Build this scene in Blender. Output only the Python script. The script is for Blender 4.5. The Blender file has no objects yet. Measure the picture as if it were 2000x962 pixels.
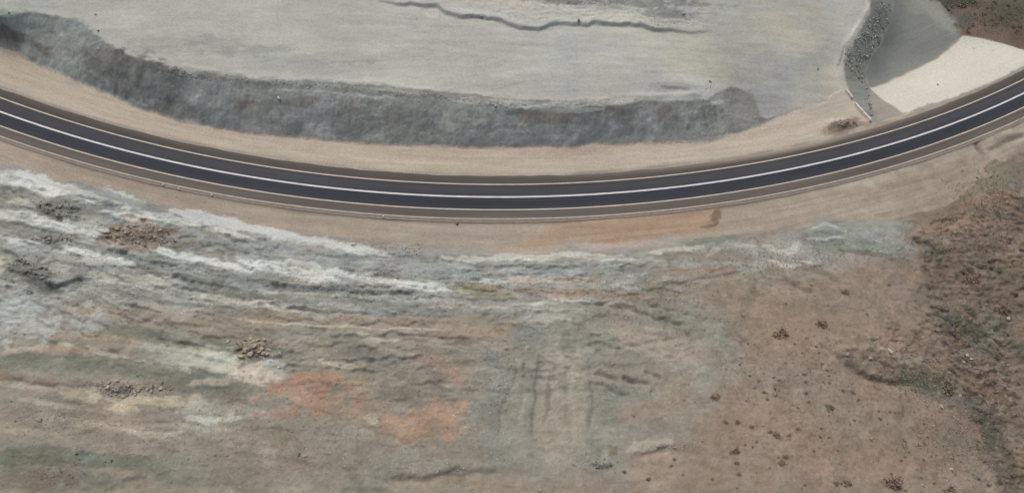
import bpy, math, random
import numpy as np
from mathutils import Matrix

# ------------------------------------------------------------ camera, light
scene = bpy.context.scene
PITCH, ROLL, CAMH, FPX = math.radians(28.0), math.radians(-3.5), 170.0, 1570.0
cam_d = bpy.data.cameras.new('camera')
cam = bpy.data.objects.new('camera', cam_d)
scene.collection.objects.link(cam)
scene.camera = cam
CAM_R = Matrix.Rotation(PITCH, 3, 'X') @ Matrix.Rotation(ROLL, 3, 'Y')
cam.matrix_world = Matrix.Translation((0, 0, CAMH)) @ CAM_R.to_4x4()
cam_d.sensor_width = 36.0
cam_d.lens = 36.0 * FPX / 2000.0
cam_d.clip_start = 1.0
cam_d.clip_end = 20000.0

SUN_EL, SUN_AZ = math.radians(58), math.radians(-20)     # azimuth from +Y (up the slope of the photo), towards -X
world = bpy.data.worlds.new('World')
scene.world = world
world.use_nodes = True
wn, wl = world.node_tree.nodes, world.node_tree.links
wn.clear()
wo = wn.new('ShaderNodeOutputWorld'); bg = wn.new('ShaderNodeBackground'); sky = wn.new('ShaderNodeTexSky')
sky.sky_type = 'NISHITA'; sky.sun_disc = False
sky.sun_elevation = SUN_EL; sky.sun_rotation = SUN_AZ
sky.air_density = 0.7; sky.dust_density = 7.0; sky.ozone_density = 0.6
bg.inputs['Strength'].default_value = 0.15
wl.new(sky.outputs[0], bg.inputs[0]); wl.new(bg.outputs[0], wo.inputs[0])
sun_d = bpy.data.lights.new('sun', 'SUN')
sun_d.energy = 1.15; sun_d.angle = math.radians(26); sun_d.color = (1.0, 0.965, 0.92)
sun = bpy.data.objects.new('sun', sun_d)
scene.collection.objects.link(sun)
sd = np.array([math.sin(SUN_AZ) * math.cos(SUN_EL), math.cos(SUN_AZ) * math.cos(SUN_EL), math.sin(SUN_EL)])
from mathutils import Vector
sun.rotation_euler = Vector((-sd[0], -sd[1], -sd[2])).to_track_quat('-Z', 'Y').to_euler()
sun.location = (0, 200, 300)
scene.view_settings.view_transform = 'Standard'
scene.view_settings.look = 'None'
scene.view_settings.gamma = 1.0
scene.view_settings.exposure = -0.35
scene.view_settings.use_curve_mapping = False

# ------------------------------------------------------------ helpers
rng = np.random.default_rng(7)
random.seed(7)
col = scene.collection
R3 = np.array(CAM_R)

def P(px, py, z=0.0):
    """image pixel cast through the camera -> world x, y on the level z"""
    px = np.asarray(px, float); py = np.asarray(py, float)
    d = np.stack([px - 1000.0, 481.0 - py, -FPX * np.ones_like(px)], -1) @ R3.T
    k = (CAMH - z) / -d[..., 2]
    return d[..., 0] * k, d[..., 1] * k

TBL = rng.random((512, 512))
def vnoise(x, y, seed=0):
    xi = np.floor(x).astype(np.int64); yi = np.floor(y).astype(np.int64)
    fx = x - xi; fy = y - yi
    fx = fx * fx * fx * (fx * (fx * 6 - 15) + 10); fy = fy * fy * fy * (fy * (fy * 6 - 15) + 10)
    a = xi + seed * 37; b = yi + seed * 91
    def t(i, j): return TBL[(i + (j >> 9) * 131) & 511, j & 511]
    v = (t(a, b) * (1 - fx) + t(a + 1, b) * fx) * (1 - fy) + (t(a, b + 1) * (1 - fx) + t(a + 1, b + 1) * fx) * fy
    return v * 2 - 1
def fbm(x, y, scale, octs=4, seed=0, gain=0.5):
    x = x / scale; y = y / scale
    s = 0.0; a = 1.0; tot = 0.0
    for o in range(octs):
        s = s + a * vnoise(x, y, seed + o); tot += a; a *= gain
        x, y = (x * 1.7 - y * 1.0) * 1.02 + 13.1, (x * 1.0 + y * 1.7) * 1.02 + 7.7
    return s / tot * 1.6
def fbm_flow(s, t, ls, lt, octs=4, seed=0, gain=0.55):
    r = 0.0; a = 1.0; tot = 0.0
    s = s / ls; t = t / lt
    for o in range(octs):
        r = r + a * vnoise(s, t, seed + o); tot += a; a *= gain
        s = s * 2.03 + 5.3; t = t * 2.01 + 9.1
    return r / tot * 1.6
def ridged(x, y, sx, sy, octs=4, seed=0, gain=0.55):
    r_ = 0.0; a = 1.0; tot = 0.0; x = x / sx; y = y / sy
    for o in range(octs):
        r_ = r_ + a * (1 - np.abs(vnoise(x, y, seed + o)) * 1.6); tot += a; a *= gain
        x, y = (x * 1.7 - y * 1.05) + 11.3, (x * 1.05 + y * 1.7) + 4.1
    return r_ / tot - 0.35
def sstep(e0, e1, v):
    u = np.clip((v - e0) / (e1 - e0), 0, 1)
    return u * u * (3 - 2 * u)

# ------------------------------------------------------------ road centreline
RX = np.array([0, 250, 500, 750, 1000, 1250, 1500, 1750, 1940, 2000.])
RY = np.array([217.8, 295.4, 346.6, 376, 384.9, 372.4, 338.4, 278.5, 209.9, 181.4])
cx, cy = P(RX, RY)
cf = np.polyfit(cx / 100, cy / 100, 5)
xs = np.linspace(cx[0] - 4, cx[-1] + 4, 260)
ys = np.polyval(cf, xs / 100) * 100
def extend(x0, y0, tx, ty, kap, n, ds):
    out = []; a = math.atan2(ty, tx); x, y = x0, y0
    for i in range(n):
        a += kap * ds; kap *= 0.985; x += math.cos(a) * ds; y += math.sin(a) * ds; out.append((x, y))
    return out
tl = np.array([xs[0] - xs[1], ys[0] - ys[1]]); tr = np.array([xs[-1] - xs[-2], ys[-1] - ys[-2]])
L = extend(xs[0], ys[0], tl[0], tl[1], -1 / 330.0, 90, 6.0)
Rr = extend(xs[-1], ys[-1], tr[0], tr[1], 1 / 330.0, 90, 6.0)
CL = np.array(L[::-1] + list(zip(xs, ys)) + Rr)
CT = np.gradient(CL, axis=0); CT /= np.linalg.norm(CT, axis=1)[:, None]
CN = np.stack([-CT[:, 1], CT[:, 0]], 1)                       # towards the plateau
CS = np.concatenate([[0], np.cumsum(np.linalg.norm(np.diff(CL, axis=0), axis=1))])
CS -= CS[len(L)]

def road_st(x, y):
    """distance along (s) and across (t) the road"""
    shp = x.shape; x = x.ravel(); y = y.ravel()
    S = np.empty_like(x); T = np.empty_like(x)
    sub = np.arange(0, len(CL), 3)
    for i in range(0, len(x), 60000):
        a = x[i:i + 60000].astype(np.float32); b = y[i:i + 60000].astype(np.float32)
        d = (a[:, None] - CL[sub, 0].astype(np.float32)) ** 2 + (b[:, None] - CL[sub, 1].astype(np.float32)) ** 2
        k = sub[np.argmin(d, 1)]
        for _ in range(3):                                        # walk to the true nearest sample
            dk = np.stack([(a - CL[np.clip(k + o, 0, len(CL) - 1), 0]) ** 2 + (b - CL[np.clip(k + o, 0, len(CL) - 1), 1]) ** 2 for o in (-1, 0, 1)])
            k = np.clip(k + np.argmin(dk, 0) - 1, 0, len(CL) - 1)
        dx = x[i:i + 60000] - CL[k, 0]; dy = y[i:i + 60000] - CL[k, 1]
        S[i:i + 60000] = CS[k] + dx * CT[k, 0] + dy * CT[k, 1]
        T[i:i + 60000] = dx * CN[k, 0] + dy * CN[k, 1]
    return S.reshape(shp), T.reshape(shp)

# ------------------------------------------------------------ terrain grid
STEP = 0.28
bx0 = min(P(0, 0, 0)[0], P(0, 962, 0)[0]) - 16; bx1 = max(P(2000, 0, 0)[0], P(2000, 962, 0)[0]) + 16
by0 = min(P(0, 962, 0)[1], P(2000, 962, 0)[1]) - 20; by1 = max(P(0, 0, 0)[1], P(2000, 0, 0)[1]) + 12
def axis(a, b):
    core = np.arange(a, b, STEP)
    d = STEP; out = []; v = 0
    while v < 2500:
        d *= 1.07; v += d; out.append(v)
    out = np.array(out)
    return np.concatenate([(a - out)[::-1], core, core[-1] + out])
ax, ay = axis(bx0, bx1), axis(by0, by1)
X, Y = np.meshgrid(ax, ay)
NY, NX = X.shape
S, T = road_st(X, Y)

# heights: image pixels (u, v) at assumed heights z, with a smooth multiquadric through them
ctl = []
for i in range(0, len(CL), 14):
    for t in (-8, 0, 7): ctl.append((CL[i, 0] + CN[i, 0] * t, CL[i, 1] + CN[i, 1] * t, 0.0))
def c(px, py, z):
    a, b = P(px, py, z); ctl.append((float(a), float(b), float(z)))
for q in [(0,318),(130,348),(280,395),(440,436),(600,458),(760,478),(930,490),(1150,486),(1330,476),(1480,448),(1600,433),(1790,416),(1900,371),(1960,310)]: c(*q, 0.1)
for q in [(-100,90),(0,92),(130,153),(280,220),(520,266),(850,290),(1150,290),(1380,280),(1500,238),(1560,222)]: c(*q, 0.2)
for q in [(0,470,4),(300,530,4),(600,560,4),(900,560,3.5),(1200,545,3),(1500,520,2.5),(1750,480,1.5),
          (0,650,9),(400,680,9),(800,700,8.5),(1100,700,7),(1400,700,7.5),(1700,640,6),(1960,600,0),(1900,500,0.3),
          (0,962,16),(400,962,15),(800,962,14),(1200,962,12),(1500,962,13),(1800,962,10),(2000,962,5),(1980,800,2),
          (-300,700,12),(-300,400,5),(1000,1400,22),(0,1500,23),(2300,800,6),(2300,1400,12),(2200,350,-1),
          (1640,182,0.4),(1600,200,0.4),(1712,-4,3),(1690,30,2.7),(1672,62,2.4),(1640,100,1.5),(1640,150,.7),
          (1765,20,-6),(1745,100,-7),(1722,150,-6.5),(1800,80,-7),(1830,105,-7),(1858,60,-6.5),(1790,-60,-6),
          (1740,158,-6),(1800,128,-6.5),(1868,84,-6.8),(2000,92,-6),(1950,74,-5.5),(1900,30,-4),(2000,0,-2),(2300,-100,-2),
          (1768,222,-.2),(1705,240,-.1),(1698,172,-4.6),(1675,205,-.6),(1500,-300,6),(800,-400,8),(0,-300,8)]: c(*q)
ctl = np.array(ctl)
def mq(pts, x, y, e=5.0):
    A = np.sqrt(((pts[:, None, :2] - pts[None, :, :2]) ** 2).sum(-1) + e * e) / 50
    A += np.eye(len(pts)) * -0.004
    A1 = np.block([[A, np.ones((len(pts), 1))], [np.ones((1, len(pts))), np.zeros((1, 1))]])
    w = np.linalg.solve(A1, np.append(pts[:, 2], 0))
    out = np.full(x.shape, w[-1], np.float32)
    for p, k in zip(pts, w): out += (k / 50) * np.sqrt((x - p[0]).astype(np.float32) ** 2 + (y - p[1]).astype(np.float32) ** 2 + e * e)
    return out.astype(float)
base = np.clip(mq(ctl, X, Y), -9, 30)
far = sstep(250, 900, np.hypot(X, Y - 80))
base = base * (1 - far) + 12 * far

def psd(poly, x, y):
    """signed distance, positive inside"""
    d2 = np.full(x.shape, 1e12); ins = np.zeros(x.shape, bool)
    n = len(poly)
    for i in range(n):
        ax_, ay_ = poly[i]; bx_, by_ = poly[(i + 1) % n]
        ex, ey = bx_ - ax_, by_ - ay_
        wx, wy = x - ax_, y - ay_
        k = np.clip((wx * ex + wy * ey) / (ex * ex + ey * ey + 1e-9), 0, 1)
        d2 = np.minimum(d2, (wx - k * ex) ** 2 + (wy - k * ey) ** 2)
        cnd = (ay_ > y) != (by_ > y)
        with np.errstate(divide='ignore', invalid='ignore'):
            xi = ax_ + (y - ay_) * ex / (ey if ey != 0 else 1e-9)
        ins ^= cnd & (x < xi)
    d = np.sqrt(d2)
    return np.where(ins, d, -d)
ZF = 0.68
def Pl(pts, z): return [tuple(float(v) for v in P(a, b, z if len(q) == 2 else q[2] * ZF)) for q in pts for a, b in [q[:2]]]

TOE = [(-900,-160),(-200,20),(0,86),(70,125),(130,150),(200,182),(280,215),(350,235),(430,250),(520,262),(620,272),(720,280),(850,285),(1000,288),(1150,285),(1300,277),(1380,275),(1440,262),(1470,248),(1495,236),(1540,222),(1600,200),(1642,176)]
EDGE = [(1636,140,1.5),(1640,100,2.4),(1655,78,3.0),(1680,40,3.9),(1706,0,4.5),(1740,-80,5)]
CREST = [(-900,-230,13),(-200,-30,13),(0,32,13),(60,24,13),(110,30,13),(150,45,13),(200,76,12.6),(240,104,12.6),(280,120,12.4),(330,138,12.4),(380,150,12.2),(450,155,12),(520,160,12),(600,166,12),(700,173,11.8),(800,185,11.5),(900,191,11.4),(960,200,11.3),(1050,208,11),(1120,212,11),(1200,206,10.6),(1260,198,10),(1330,198,9),(1380,192,8),(1405,176,7),(1425,168,6.2),(1448,175,5),(1466,190,3.8),(1478,210,2.4),(1482,228,1.2),(1495,234,.6),(1540,221,.4),(1600,199,.4),(1642,175,.4)]
top = [(1740,-500),(-900,-700)]
w1 = fbm(X, Y, 9, 3, 3) * 0.9 + fbm(X, Y, 2.4, 2, 5) * 0.45
w2 = fbm(X, Y, 9, 3, 11) * 0.9 + fbm(X, Y, 2.4, 2, 15) * 0.45
toe_w = Pl(TOE, 0.2) + Pl(EDGE, 0) + Pl(top, 8)
cr_w = Pl(CREST, 12) + Pl(EDGE, 0) + Pl(top, 12)
dt = psd(toe_w, X + w1 * 0.6, Y + w2 * 0.6); dc = psd(cr_w, X + w1 * 0.45, Y + w2 * 0.45)
hp = np.array([(*[float(v) for v in P(a, b, z * ZF)], z * ZF) for a, b, z in
    [(-300,-50,13.5),(0,0,13),(0,32,13),(300,50,12.8),(200,76,12.6),(450,150,12),(600,80,12.3),(700,172,11.8),(900,120,11.6),(960,200,11.3),(1120,210,11),(1200,120,10.8),(1260,196,10),
     (1380,190,8),(1330,120,9.6),(1400,80,9),(1400,0,9.3),(1425,168,6.4),(1448,175,5),(1466,190,3.8),(1480,215,2),(1500,60,7.2),(1500,130,5.5),(1500,180,3.4),(1520,215,1.0),(1560,160,3),(1560,213,.5),(1600,100,3.8),
     (1640,100,2.4),(1680,40,3.9),(1706,0,4.5),(1620,60,4.3),(1640,170,.5),(1600,195,.5),(800,-60,13),(1300,-60,11),(1000,-400,15),(1740,-120,5.5),(0,-400,15),(1740,-500,9)]])
Hp = np.clip(mq(hp, X, Y, 6.0), -1, 18); Hp = Hp * (1 - far) + 9 * far
m = np.where(dc > 0, 1.0, np.where(dt < 0, 0.0, dt / (dt - dc + 1e-6)))
CLIFF = np.clip(1 - np.abs(m - 0.5) * 2, 0, 1) * (dt > 0) * (dc < 0)      # where the cut face is
cut = (dt > 0) & (dc < 0)
mm = m ** 0.92
H = base + (Hp - base) * mm
# relief of the cut face: vertical gullies and ledges
gul = fbm_flow(S, T, 6, 18, 5, 21, .6)
led = fbm_flow(S, m * 10, 14, 2.2, 3, 33)
H += np.sin(np.clip(m, 0, 1) * math.pi) * cut * 0.62 * (ridged(X, Y, 1.5, 1.2, 5, 25, .62) * 0.30 + gul * 0.30 + led * 0.25)
H += (dc > 0) * (fbm(X, Y, 14, 4, 41) * 0.22 + fbm_flow(X, Y, 4, 1.2, 4, 42, .6) * .05) * sstep(0, 6, dc) + (dc > 0) * np.exp(-((dc - 1.6) / 1.0) ** 2) * (0.35 + 0.3 * fbm(X, Y, 3, 3, 44)) * (X < P(1380, 190, 9)[0]) * (X > P(330, 140, 12)[0])

# masks for the different grounds
SAND_LOW = [(-400,190),(0,322),(60,335),(130,352),(200,375),(280,400),(360,422),(440,440),(520,452),(600,462),(680,475),(760,482),(840,490),(930,494),(1040,492),(1150,490),(1250,486),(1330,480),(1400,465),(1480,452),(1540,440),(1600,437),(1700,430),(1790,420),(1850,404),(1900,378),(1935,345),(1960,315),(2000,270),(2200,160),(2200,0),(1000,330),(0,150),(-400,10)]
dsl = psd(Pl(SAND_LOW, 0.1), X + w1 * 0.8, Y + w2 * 0.8)
hill = sstep(0.0, 3.0, -dsl) * (T < -6)                                # natural and cut ground below the road
pxl = lambda px, py, z=0.0: P(px, py, z)
strataX = 1 - sstep(P(1150, 600, 4)[0], P(1500, 600, 4)[0], X)
strata = hill * strataX * (1 - 0.75 * sstep(-46, -62, T))
wt = T + fbm(X, Y, 34, 3, 61) * 1.7 + fbm_flow(S, T, 16, 5, 2, 62) * 0.5
tri = lambda v: np.abs((v % 1.0) - 0.5) * 2
stair = sstep(0.0, 0.45, (wt / 6.0) % 1.0) - ((wt / 6.0) % 1.0)
H += strata * stair * 0.5
H += strata * (fbm_flow(S, wt, 9, 1.3, 4, 71) * 0.14 + fbm(X, Y, 2.6, 4, 75, 0.62) * 0.15)
fan0 = psd(Pl([(920,600),(1000,585),(1200,580),(1330,590),(1440,650),(1400,780),(1300,880),(1180,960),(930,960),(870,780)], 7), X + w1 * 3, Y + w2 * 3)
nofan = 1 - 0.9 * sstep(-1, 4, fan0)
def ledges(v, per, ht, mask):
    u = (v / per) % 1.0
    return mask * ht * np.where(u < 0.14, u / 0.14, (1 - u) / 0.86)
wj = wt + fbm(X, Y, 3.0, 3, 64) * 0.9
H += ledges(wj, 3.1, 0.62, nofan * strata * sstep(0.0, 0.35, fbm_flow(S, T, 7, 3, 3, 66)))
H += ledges(wj + fbm(X, Y, 8, 2, 68), 1.7, 0.30, nofan * strata * sstep(0.05, 0.4, fbm(X, Y, 6, 3, 69)))
def blocks(u, v, su, sv, seed):
    u = u / su + fbm(u, v, 2.0, 2, seed) * 0.35; v = v / sv + fbm(u, v, 2.0, 2, seed + 3) * 0.35
    v0 = np.floor(v).astype(np.int64); u0 = np.floor(u + TBL[v0 & 511, 17]).astype(np.int64)
    return TBL[(u0 + seed * 7) & 511, (v0 + (u0 >> 9)) & 511] - 0.5
frac = strata * sstep(0.0, 0.3, fbm_flow(S, T, 8, 4, 4, 351, .6))
H += frac * (blocks(S, wt, 1.9, 0.8, 5) * 0.42 + blocks(S, wt, 0.9, 0.5, 9) * 0.22)
H += strata * ridged(S, T, 2.6, 1.6, 5, 76) * 0.34
H += hill * (1 - strata) * ridged(X, Y, 2.0, 1.4, 5, 78) * (0.14 + 0.14 * strataX)
H += hill * (1 - strataX) * (fbm(X, Y, 12, 5, 81, 0.55) * 0.5 + fbm(X, Y, 2.0, 3, 85, 0.6) * 0.10)
rpoly = psd(Pl([(1790,440),(1900,385),(2300,300),(2300,1200),(1990,1200),(1905,860),(1830,775),(1700,735),(1620,690),(1640,650),(1760,660),(1835,600),(1800,520)], 4), X + w1 * 5, Y + w2 * 5)
rugged = hill * sstep(-3, 3, rpoly)
speck = hill * sstep(-3, 3, psd(Pl([(1400,600),(1480,520),(1650,505),(1640,570),(1500,600),(1470,700),(1420,760),(1380,700)], 4), X + w1 * 5, Y + w2 * 5))
H += speck * ridged(X, Y, 2.4, 1.5, 5, 96, .6) * 0.3
H += rugged * sstep(0, .3, fbm(X, Y, 6, 3, 353)) * blocks(X + Y * .5, Y - X * .3, 1.5, 0.8, 13) * 0.45
H += rugged * (fbm(X, Y, 5, 4, 91, 0.6) * 0.35 + ridged(X, Y, 2.4, 1.5, 5, 92, .6) * 0.7)
H += ledges(Y + X * 0.45 + fbm(X, Y, 6, 4, 93) * 3, 3.4, 0.6, rugged * sstep(0.0, 0.3, fbm(X, Y, 7, 3, 94)))
H += (1 - hill) * (dt < 0) * fbm_flow(S, T, 12, 1.4, 3, 95) * 0.045

def bil(A, x, y):
    i = np.clip(np.searchsorted(ax, x) - 1, 0, NX - 2); j = np.clip(np.searchsorted(ay, y) - 1, 0, NY - 2)
    fx = (x - ax[i]) / (ax[i + 1] - ax[i]); fy = (y - ay[j]) / (ay[j + 1] - ay[j])
    return (A[j, i] * (1 - fx) + A[j, i + 1] * fx) * (1 - fy) + (A[j + 1, i] * (1 - fx) + A[j + 1, i + 1] * fx) * fy
def W(px, py):
    """image pixel cast through the camera -> x, y, z on the terrain as it is now"""
    px = np.asarray(px, float); py = np.asarray(py, float); z = np.zeros_like(px)
    for _ in range(14):
        x, y = P(px, py, z); z = 0.4 * z + 0.6 * bil(H, x, y)
    x, y = P(px, py, z)
    return x, y, bil(H, x, y)
def Wl(pts):
    a = np.array(pts, float); x, y, z = W(a[:, 0], a[:, 1]); return np.stack([x, y], 1)
def dense(pl, n=5):
    """Catmull-Rom resample so that bands bend smoothly"""
    pl = np.array(pl, float)
    if len(pl) < 3: return pl
    q = np.vstack([2 * pl[0] - pl[1], pl, 2 * pl[-1] - pl[-2]]); out = []
    for i in range(1, len(q) - 2):
        for k in range(n):
            u = k / n
            out.append(0.5 * ((2 * q[i]) + (-q[i - 1] + q[i + 1]) * u + (2 * q[i - 1] - 5 * q[i] + 4 * q[i + 1] - q[i + 2]) * u * u + (-q[i - 1] + 3 * q[i] - 3 * q[i + 1] + q[i + 2]) * u ** 3))
    out.append(pl[-1]); return np.array(out)
def box(pts, pad):
    x0, y0 = pts.min(0) - pad; x1, y1 = pts.max(0) + pad
    i0, i1 = np.searchsorted(ax, [x0, x1]); j0, j1 = np.searchsorted(ay, [y0, y1])
    return slice(max(j0, 0), min(j1 + 1, NY)), slice(max(i0, 0), min(i1 + 1, NX))
def linedist(pl, x, y):
    """distance to polyline, side (+ left of direction), fraction along"""
    d2 = np.full(x.shape, 1e12); sg = np.zeros(x.shape); fr = np.zeros(x.shape); n = len(pl) - 1
    for i in range(n):
        ex, ey = pl[i + 1] - pl[i]; wx, wy = x - pl[i, 0], y - pl[i, 1]
        k = np.clip((wx * ex + wy * ey) / (ex * ex + ey * ey + 1e-9), 0, 1)
        d = (wx - k * ex) ** 2 + (wy - k * ey) ** 2
        b = d < d2
        d2 = np.where(b, d, d2); sg = np.where(b, np.sign(ex * wy - ey * wx), sg); fr = np.where(b, (i + k) / n, fr)
    return np.sqrt(d2), sg, fr

def scarp(pts, drop, fade, back=3.0, warp=0.6):
    """ground broken along a line: right of its direction lies lower"""
    pl = dense(Wl(pts)); sl = box(pl, fade * 3)
    x, y = X[sl] + w1[sl] * warp, Y[sl] + w2[sl] * warp
    d, sg, fr = linedist(pl, x, y)
    end = np.clip(np.sin(np.clip(fr, 0.0, 1) * math.pi) * 2.2, 0, 1)
    sd_ = d * sg
    low = -np.exp(-(d / fade) ** 2) * sstep(0.35, -0.35, sd_)
    high = np.exp(-(d / back) ** 2) * sstep(-0.35, 0.35, sd_)
    H[sl] += end * drop * (0.55 * low + 0.45 * high)
def gully(pts, depth, wid, warp=0.5):
    pl = dense(Wl(pts)); sl = box(pl, wid * 4)
    x, y = X[sl] + w1[sl] * warp, Y[sl] + w2[sl] * warp
    d, sg, fr = linedist(pl, x, y)
    end = np.clip(np.sin(np.clip(fr, 0, 1) * math.pi) * 2.2, 0, 1)
    H[sl] -= end * depth * np.exp(-(d / wid) ** 2)
def mound(cpx, cpy, rx, ry, hgt, rough=0.0):
    o = Wl([(cpx, cpy), (cpx + rx, cpy), (cpx, cpy - ry)]); e1, e2 = o[1] - o[0], o[2] - o[0]
    sl = box(np.array([o[0] - abs(e1) - abs(e2), o[0] + abs(e1) + abs(e2)]), 4)
    M = np.linalg.inv(np.array([[e1[0], e2[0]], [e1[1], e2[1]]]))
    x, y = X[sl] - o[0][0] + w1[sl] * 0.6, Y[sl] - o[0][1] + w2[sl] * 0.6
    r2 = (M[0, 0] * x + M[0, 1] * y) ** 2 + (M[1, 0] * x + M[1, 1] * y) ** 2
    k = np.exp(-r2 * 1.2)
    H[sl] += hgt * k * (1 + rough * fbm(X[sl], Y[sl], 1.6, 3, 101))

# broken edges, ledges, gullies
scarp([(0,484),(22,492),(46,508),(70,516)], 1.0, 3, 3, 0.3)
scarp([(88,545),(104,555),(118,557),(136,549),(150,544),(175,541)], 1.3, 3, 3, 0.3)
scarp([(0,425),(60,440),(130,462)], 0.8, 3)
scarp([(214,479),(228,488),(250,489)], 1.3, 2.5, 2)
scarp([(190,455),(198,464),(215,478)], 1.0, 2, 2)
scarp([(70,400),(90,415),(120,424),(150,430)], 0.9, 3)
scarp([(160,516),(260,524),(360,548),(470,566)], 0.6, 3)
scarp([(180,606),(260,618),(330,632),(420,640)], 0.6, 3)
scarp([(480,547),(560,555),(660,566),(760,570),(840,562)], 0.7, 3)
scarp([(700,532),(760,538),(830,545)], 0.6, 2)
scarp([(630,570),(680,578),(740,590)], 0.6, 3)
scarp([(880,520),(1000,520),(1100,522),(1200,516)], 0.5, 3)
scarp([(1060,544),(1120,548),(1180,551)], 0.6, 2)
scarp([(1020,585),(1100,588),(1170,590),(1240,596)], 0.6, 3)
scarp([(1280,560),(1340,548),(1400,536),(1470,524)], 0.5, 2)
scarp([(1480,500),(1530,508),(1580,516),(1620,514)], 0.5, 3)
scarp([(240,478),(300,476),(340,492)], -0.6, 2)
scarp([(400,742),(440,735),(466,712),(470,700)], -0.5, 2)
scarp([(0,722),(80,745),(180,752),(260,775)], 0.5, 4)
scarp([(240,935),(262,930),(300,925)], 0.5, 3)
for g, dp, wd in [([(745,944),(770,936),(820,940),(850,935),(890,918),(905,922),(960,922),(990,924)], 0.9, 0.9),
                  ([(1640,700),(1665,716),(1690,728),(1720,742),(1745,748),(1790,752)], 1.3, 0.9),
                  ([(1600,668),(1625,690),(1650,706)], 0.8, 0.8),
                  ([(1160,728),(1190,738),(1212,750)], 1.0, 0.6), ([(1215,738),(1240,748),(1272,750)], 1.0, 0.6),
                  ([(1150,748),(1180,755),(1200,768),(1240,776)], 0.9, 0.6), ([(1225,745),(1245,758),(1252,772)], 0.9, 0.5),
                  ([(1262,726),(1278,735),(1290,744)], 0.9, 0.5), ([(1270,762),(1285,778)], 0.7, 0.5),
                  ([(1200,596),(1240,606),(1300,625),(1350,640)], 0.8, 0.7), ([(1320,640),(1350,656)], 0.7, 0.6),
                  ([(1280,560),(1310,570),(1350,575)], 0.5, 0.6), ([(1320,588),(1350,594)], 0.6, 0.5),
                  ([(1410,620),(1440,655),(1460,680)], 0.5, 0.7), ([(1235,892),(1270,890),(1310,875)], 0.7, 0.6),
                  ([(1150,905),(1180,915),(1190,905)], 0.8, 0.6), ([(1530,545),(1560,560),(1600,575)], 0.7, 0.8),
                  ([(1902,272),(1908,284),(1918,295),(1926,296)], 1.6, 0.9), ([(1926,295),(1955,284),(1985,270),(2010,258)], 0.7, 0.8),
                  ([(1880,710),(1930,760),(1960,800),(1990,860)], 0.9, 1.8), ([(1820,520),(1850,580),(1870,640),(1890,700)], 0.9, 1.6),
                  ([(0,610),(60,612),(120,618)], 0.4, 0.6), ([(1060,650),(1062,700),(1050,760),(1045,830)], 0.2, 1.0), ([(1115,690),(1110,760),(1108,830)], 0.3, 0.9),
                  ([(1090,660),(1088,720),(1072,800)],0.2, 0.8),([(1008,720),(985,790),(975,850)],.3,.6),([(1150,700),(1158,780),(1150,850)],.3,.6),([(1028,690),(1022,760),(1015,830)],.3,.5),([(1215,640),(1290,655),(1350,690),(1385,730)],.35,.6),([(1180,660),(1270,680),(1330,715)],.3,.5),([(1240,590),(1330,610),(1410,650)],.4,.6)]:
    gully(g, dp, wd)
# ridge of pushed-up gravel on the plateau: steep side to the south
scarp([(690,-4),(760,2),(830,12),(900,26),(960,38),(1000,49),(1040,54),(1060,56),(1085,50),(1130,48),(1200,50),(1270,54),(1340,60),(1400,61)], 1.0, 2.2, 3.0, 0.9)
H[Y > P(1000, 75, 9)[1]] += (0.35 * ridged(X, Y, 2.2, 1.4, 4, 301) * sstep(0, 6, psd(Pl([(700,-60),(700,-2),(830,10),(1000,46),(1060,54),(1390,58),(1420,20),(1380,-60)], 9), X, Y)))[Y > P(1000, 75, 9)[1]]
scarp([(1240,22),(1270,34),(1320,36),(1360,42),(1392,50)], -0.9, 3, 2)
scarp([(1290,168),(1320,174),(1350,172)], 0.5, 2)
for q in [(270,458,72,18,0.9,0.5),(112,405,38,14,0.7,0.4),(100,466,48,10,0.5,0.4),(490,680,34,14,1.0,0.2),(250,753,72,11,0.7,0.4),(70,530,42,18,0.6,0.4),
          (1648,241,30,9,1.0,0.5),(1386,428,16,10,0.4,0.5),(1610,452,34,12,0.35,0.5),(1965,262,40,8,0.8,0.1),
          (1340,235,10,18,0.5,.3),(1030,215,40,5,0.5,.3),(960,690,30,14,0.4,.4),(1310,870,40,10,0.6,.3),(1130,600,120,20,0.8,0),(640,745,60,20,.8,.1)]:
    mound(*q)

# the road bed
bed = 1 - sstep(6.3, 9.5, np.abs(T + 0.2))
H = H * (1 - bed) - 0.06 * bed
k9 = H.copy(); k9[1:-1, 1:-1] = (H[1:-1, 1:-1] * 8 + H[:-2, 1:-1] + H[2:, 1:-1] + H[1:-1, :-2] + H[1:-1, 2:]) / 12
H = k9
H += (hill * 0.035 + cut * 0.05 + (dc > 0) * 0.012) * rng.standard_normal(H.shape) * (1 - bed)

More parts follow.
